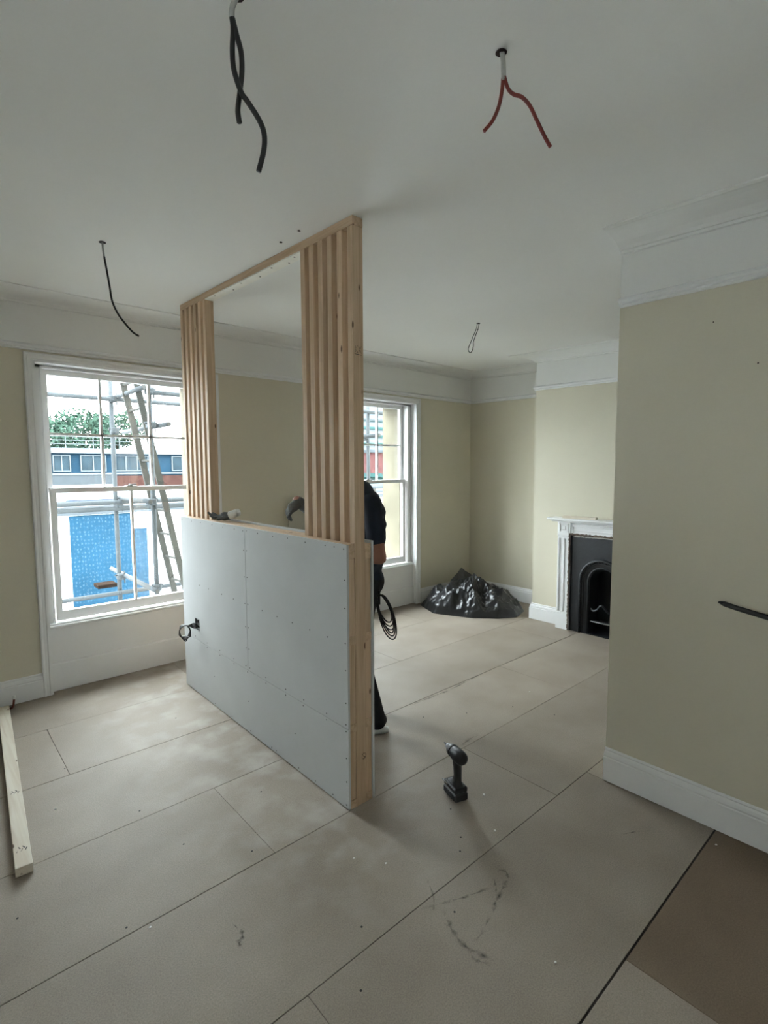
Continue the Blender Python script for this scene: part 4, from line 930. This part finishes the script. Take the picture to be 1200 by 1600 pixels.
# long office building
ob = thing('office_building', 'long blue grey office block with a window row and brick band beyond the white building', 'building', (20, 44, GZ))
obj('wall', bx(-4, 22.5, 40, 48, GZ, 2.75), M['officeblue'], ob); obj('brick_band', bx(10.4, 22.5, 39.9, 39.99, .10, 1.12), M['brick'], ob, label='brown brick band'); obj('brick_band', bx(-4, 10.3, 39.9, 39.99, .55, 1.22), M['grey'], ob, label='grey panel band')
obj('roof_edge', bx(-4.2, 22.7, 39.7, 48, 2.65, 3.0), M['whitetrim'], ob); obj('string_course', bx(-4, 22.5, 39.85, 39.99, 1.22, 1.34), M['whitetrim'], ob); obj('string_course', bx(-4, 22.5, 39.85, 39.99, .0, .10), M['whitetrim'], ob)
obj('wall', bx(-4, 10.3, 39.92, 39.99, .1, .55), M['render'], ob, label='white wall strip')
for x0, x1, np_ in ((6.85, 7.75, 2), (3.2, 5.6, 3), (8.45, 9.9, 2), (10.6, 11.2, 1), (11.3, 12.7, 2), (14.5, 16.6, 3), (17.4, 19.4, 3), (20, 22, 3)):
    b = new(); frame_rect(b, x0, x1, 1.50, 2.48, .06, 39.86, 39.99)
    for k in range(1, np_): xm = x0+(x1-x0)*k/np_; box(b, xm-.03, xm+.03, 39.88, 39.99, 1.5, 2.48)
    wf = obj('window', b, M['whitetrim'], ob)
    for k in range(np_): xa_, xb_ = x0+(x1-x0)*k/np_, x0+(x1-x0)*(k+1)/np_; obj('pane', bx(xa_+.03, xb_-.03, 39.93, 39.96, 1.5, 2.48), M['farglass'], wf)
for z_ in (3.25, 3.5, 3.75): obj('roof_railing', bx(-4, 14.5, 39.9, 39.94, z_, z_+.04), M['whitetrim'], ob)
for k in range(12): obj('railing_post', bx(-4+k*1.65, -3.95+k*1.65, 39.9, 39.94, 3.0, 3.8), M['whitetrim'], ob)
# brick house seen through the far window
bh = thing('brick_house', 'red brick house with a green sheet roof seen through the far window', 'building', (28, 34, GZ))
obj('wall', bx(25.6, 33, 30, 38, GZ, 2.75), M['redbrick'], bh); obj('roof', bx(25.4, 33.2, 29.7, 38, 2.75, 2.95), M['grey'], bh)
b = new(); hexa(b, [(23.0, 26, 1.0), (25.5, 26, .2), (25.5, 31, .2), (23.0, 31, 1.0), (23.0, 26, 1.25), (25.5, 26, .45), (25.5, 31, .45), (23.0, 31, 1.25)]); obj('lean_to_roof', b, M['greenroof'], bh)
obj('lean_to_wall', bx(23.0, 25.5, 26.2, 31, GZ, .2), M['render'], bh)
gh = thing('glazed_building', 'pale building with stepped green bands seen high through the far window', 'building', (40, 50, GZ))
obj('wall', bx(32, 52, 46, 56, GZ, 9.2), M['whitetrim'], gh)
for k in range(9): obj('green_band', bx(31.9, 52, 45.8, 46, 1.5+k*.9, 1.78+k*.9), M['greenroof'], gh)
cw = thing('cream_building', 'cream stucco wall low in the far window view', 'building', (14, 16, GZ))
obj('wall', bx(12.6, 20, 14.5, 20, GZ, .85), M['stone'], cw); obj('coping', bx(12.5, 20, 14.4, 20, .85, .93), M['grey'], cw)
# trees behind the office
def tree(x, y, h, r_, label, seed):
    rn = random.Random(seed); t = thing('tree', label, 'tree', (x, y, GZ), group='trees behind the office block')
    b = new(); tube(b, [(x, y, GZ), (x+.2, y, h-r_)], [.35, .15], 8); obj('trunk', b, M['bark'], t)
    b = new()
    for k in range(2600):
        u = Vector((rn.gauss(0, 1), rn.gauss(0, 1), rn.gauss(0, 1))).normalized()
        rr = r_*(.55+.5*rn.random())*(1+.25*noise.noise(u*2.3+Vector((seed, 0, 0)))); c = Vector((x, y, h-r_*.9))+Vector((u.x*rr*1.3, u.y*rr, u.z*rr*.85))
        s = .13+rn.random()*.12; a = Vector((rn.gauss(0, 1), rn.gauss(0, 1), rn.gauss(0, 1))).normalized()*s; q = a.cross(Vector((rn.gauss(0, 1), rn.gauss(0, 1), rn.gauss(0, 1)))).normalized()*s*.6
        b.faces.new([b.verts.new(c+a), b.verts.new(c+q), b.verts.new(c-a), b.verts.new(c-q)])
    fo = obj('foliage', b, M['leaf'], t); fo['kind'] = 'stuff'
tree(8.4, 53, 6.0, 2.3, 'bushy green tree at the left behind the office roof', 1); tree(12.8, 60, 7.6, 2.6, 'taller round green tree behind the office roof', 2); tree(17.6, 66, 8.4, 2.6, 'small green tree right of the scaffold tube', 3); tree(5.2, 62, 6.8, 2.6, 'green tree hidden by the left window frame', 4)
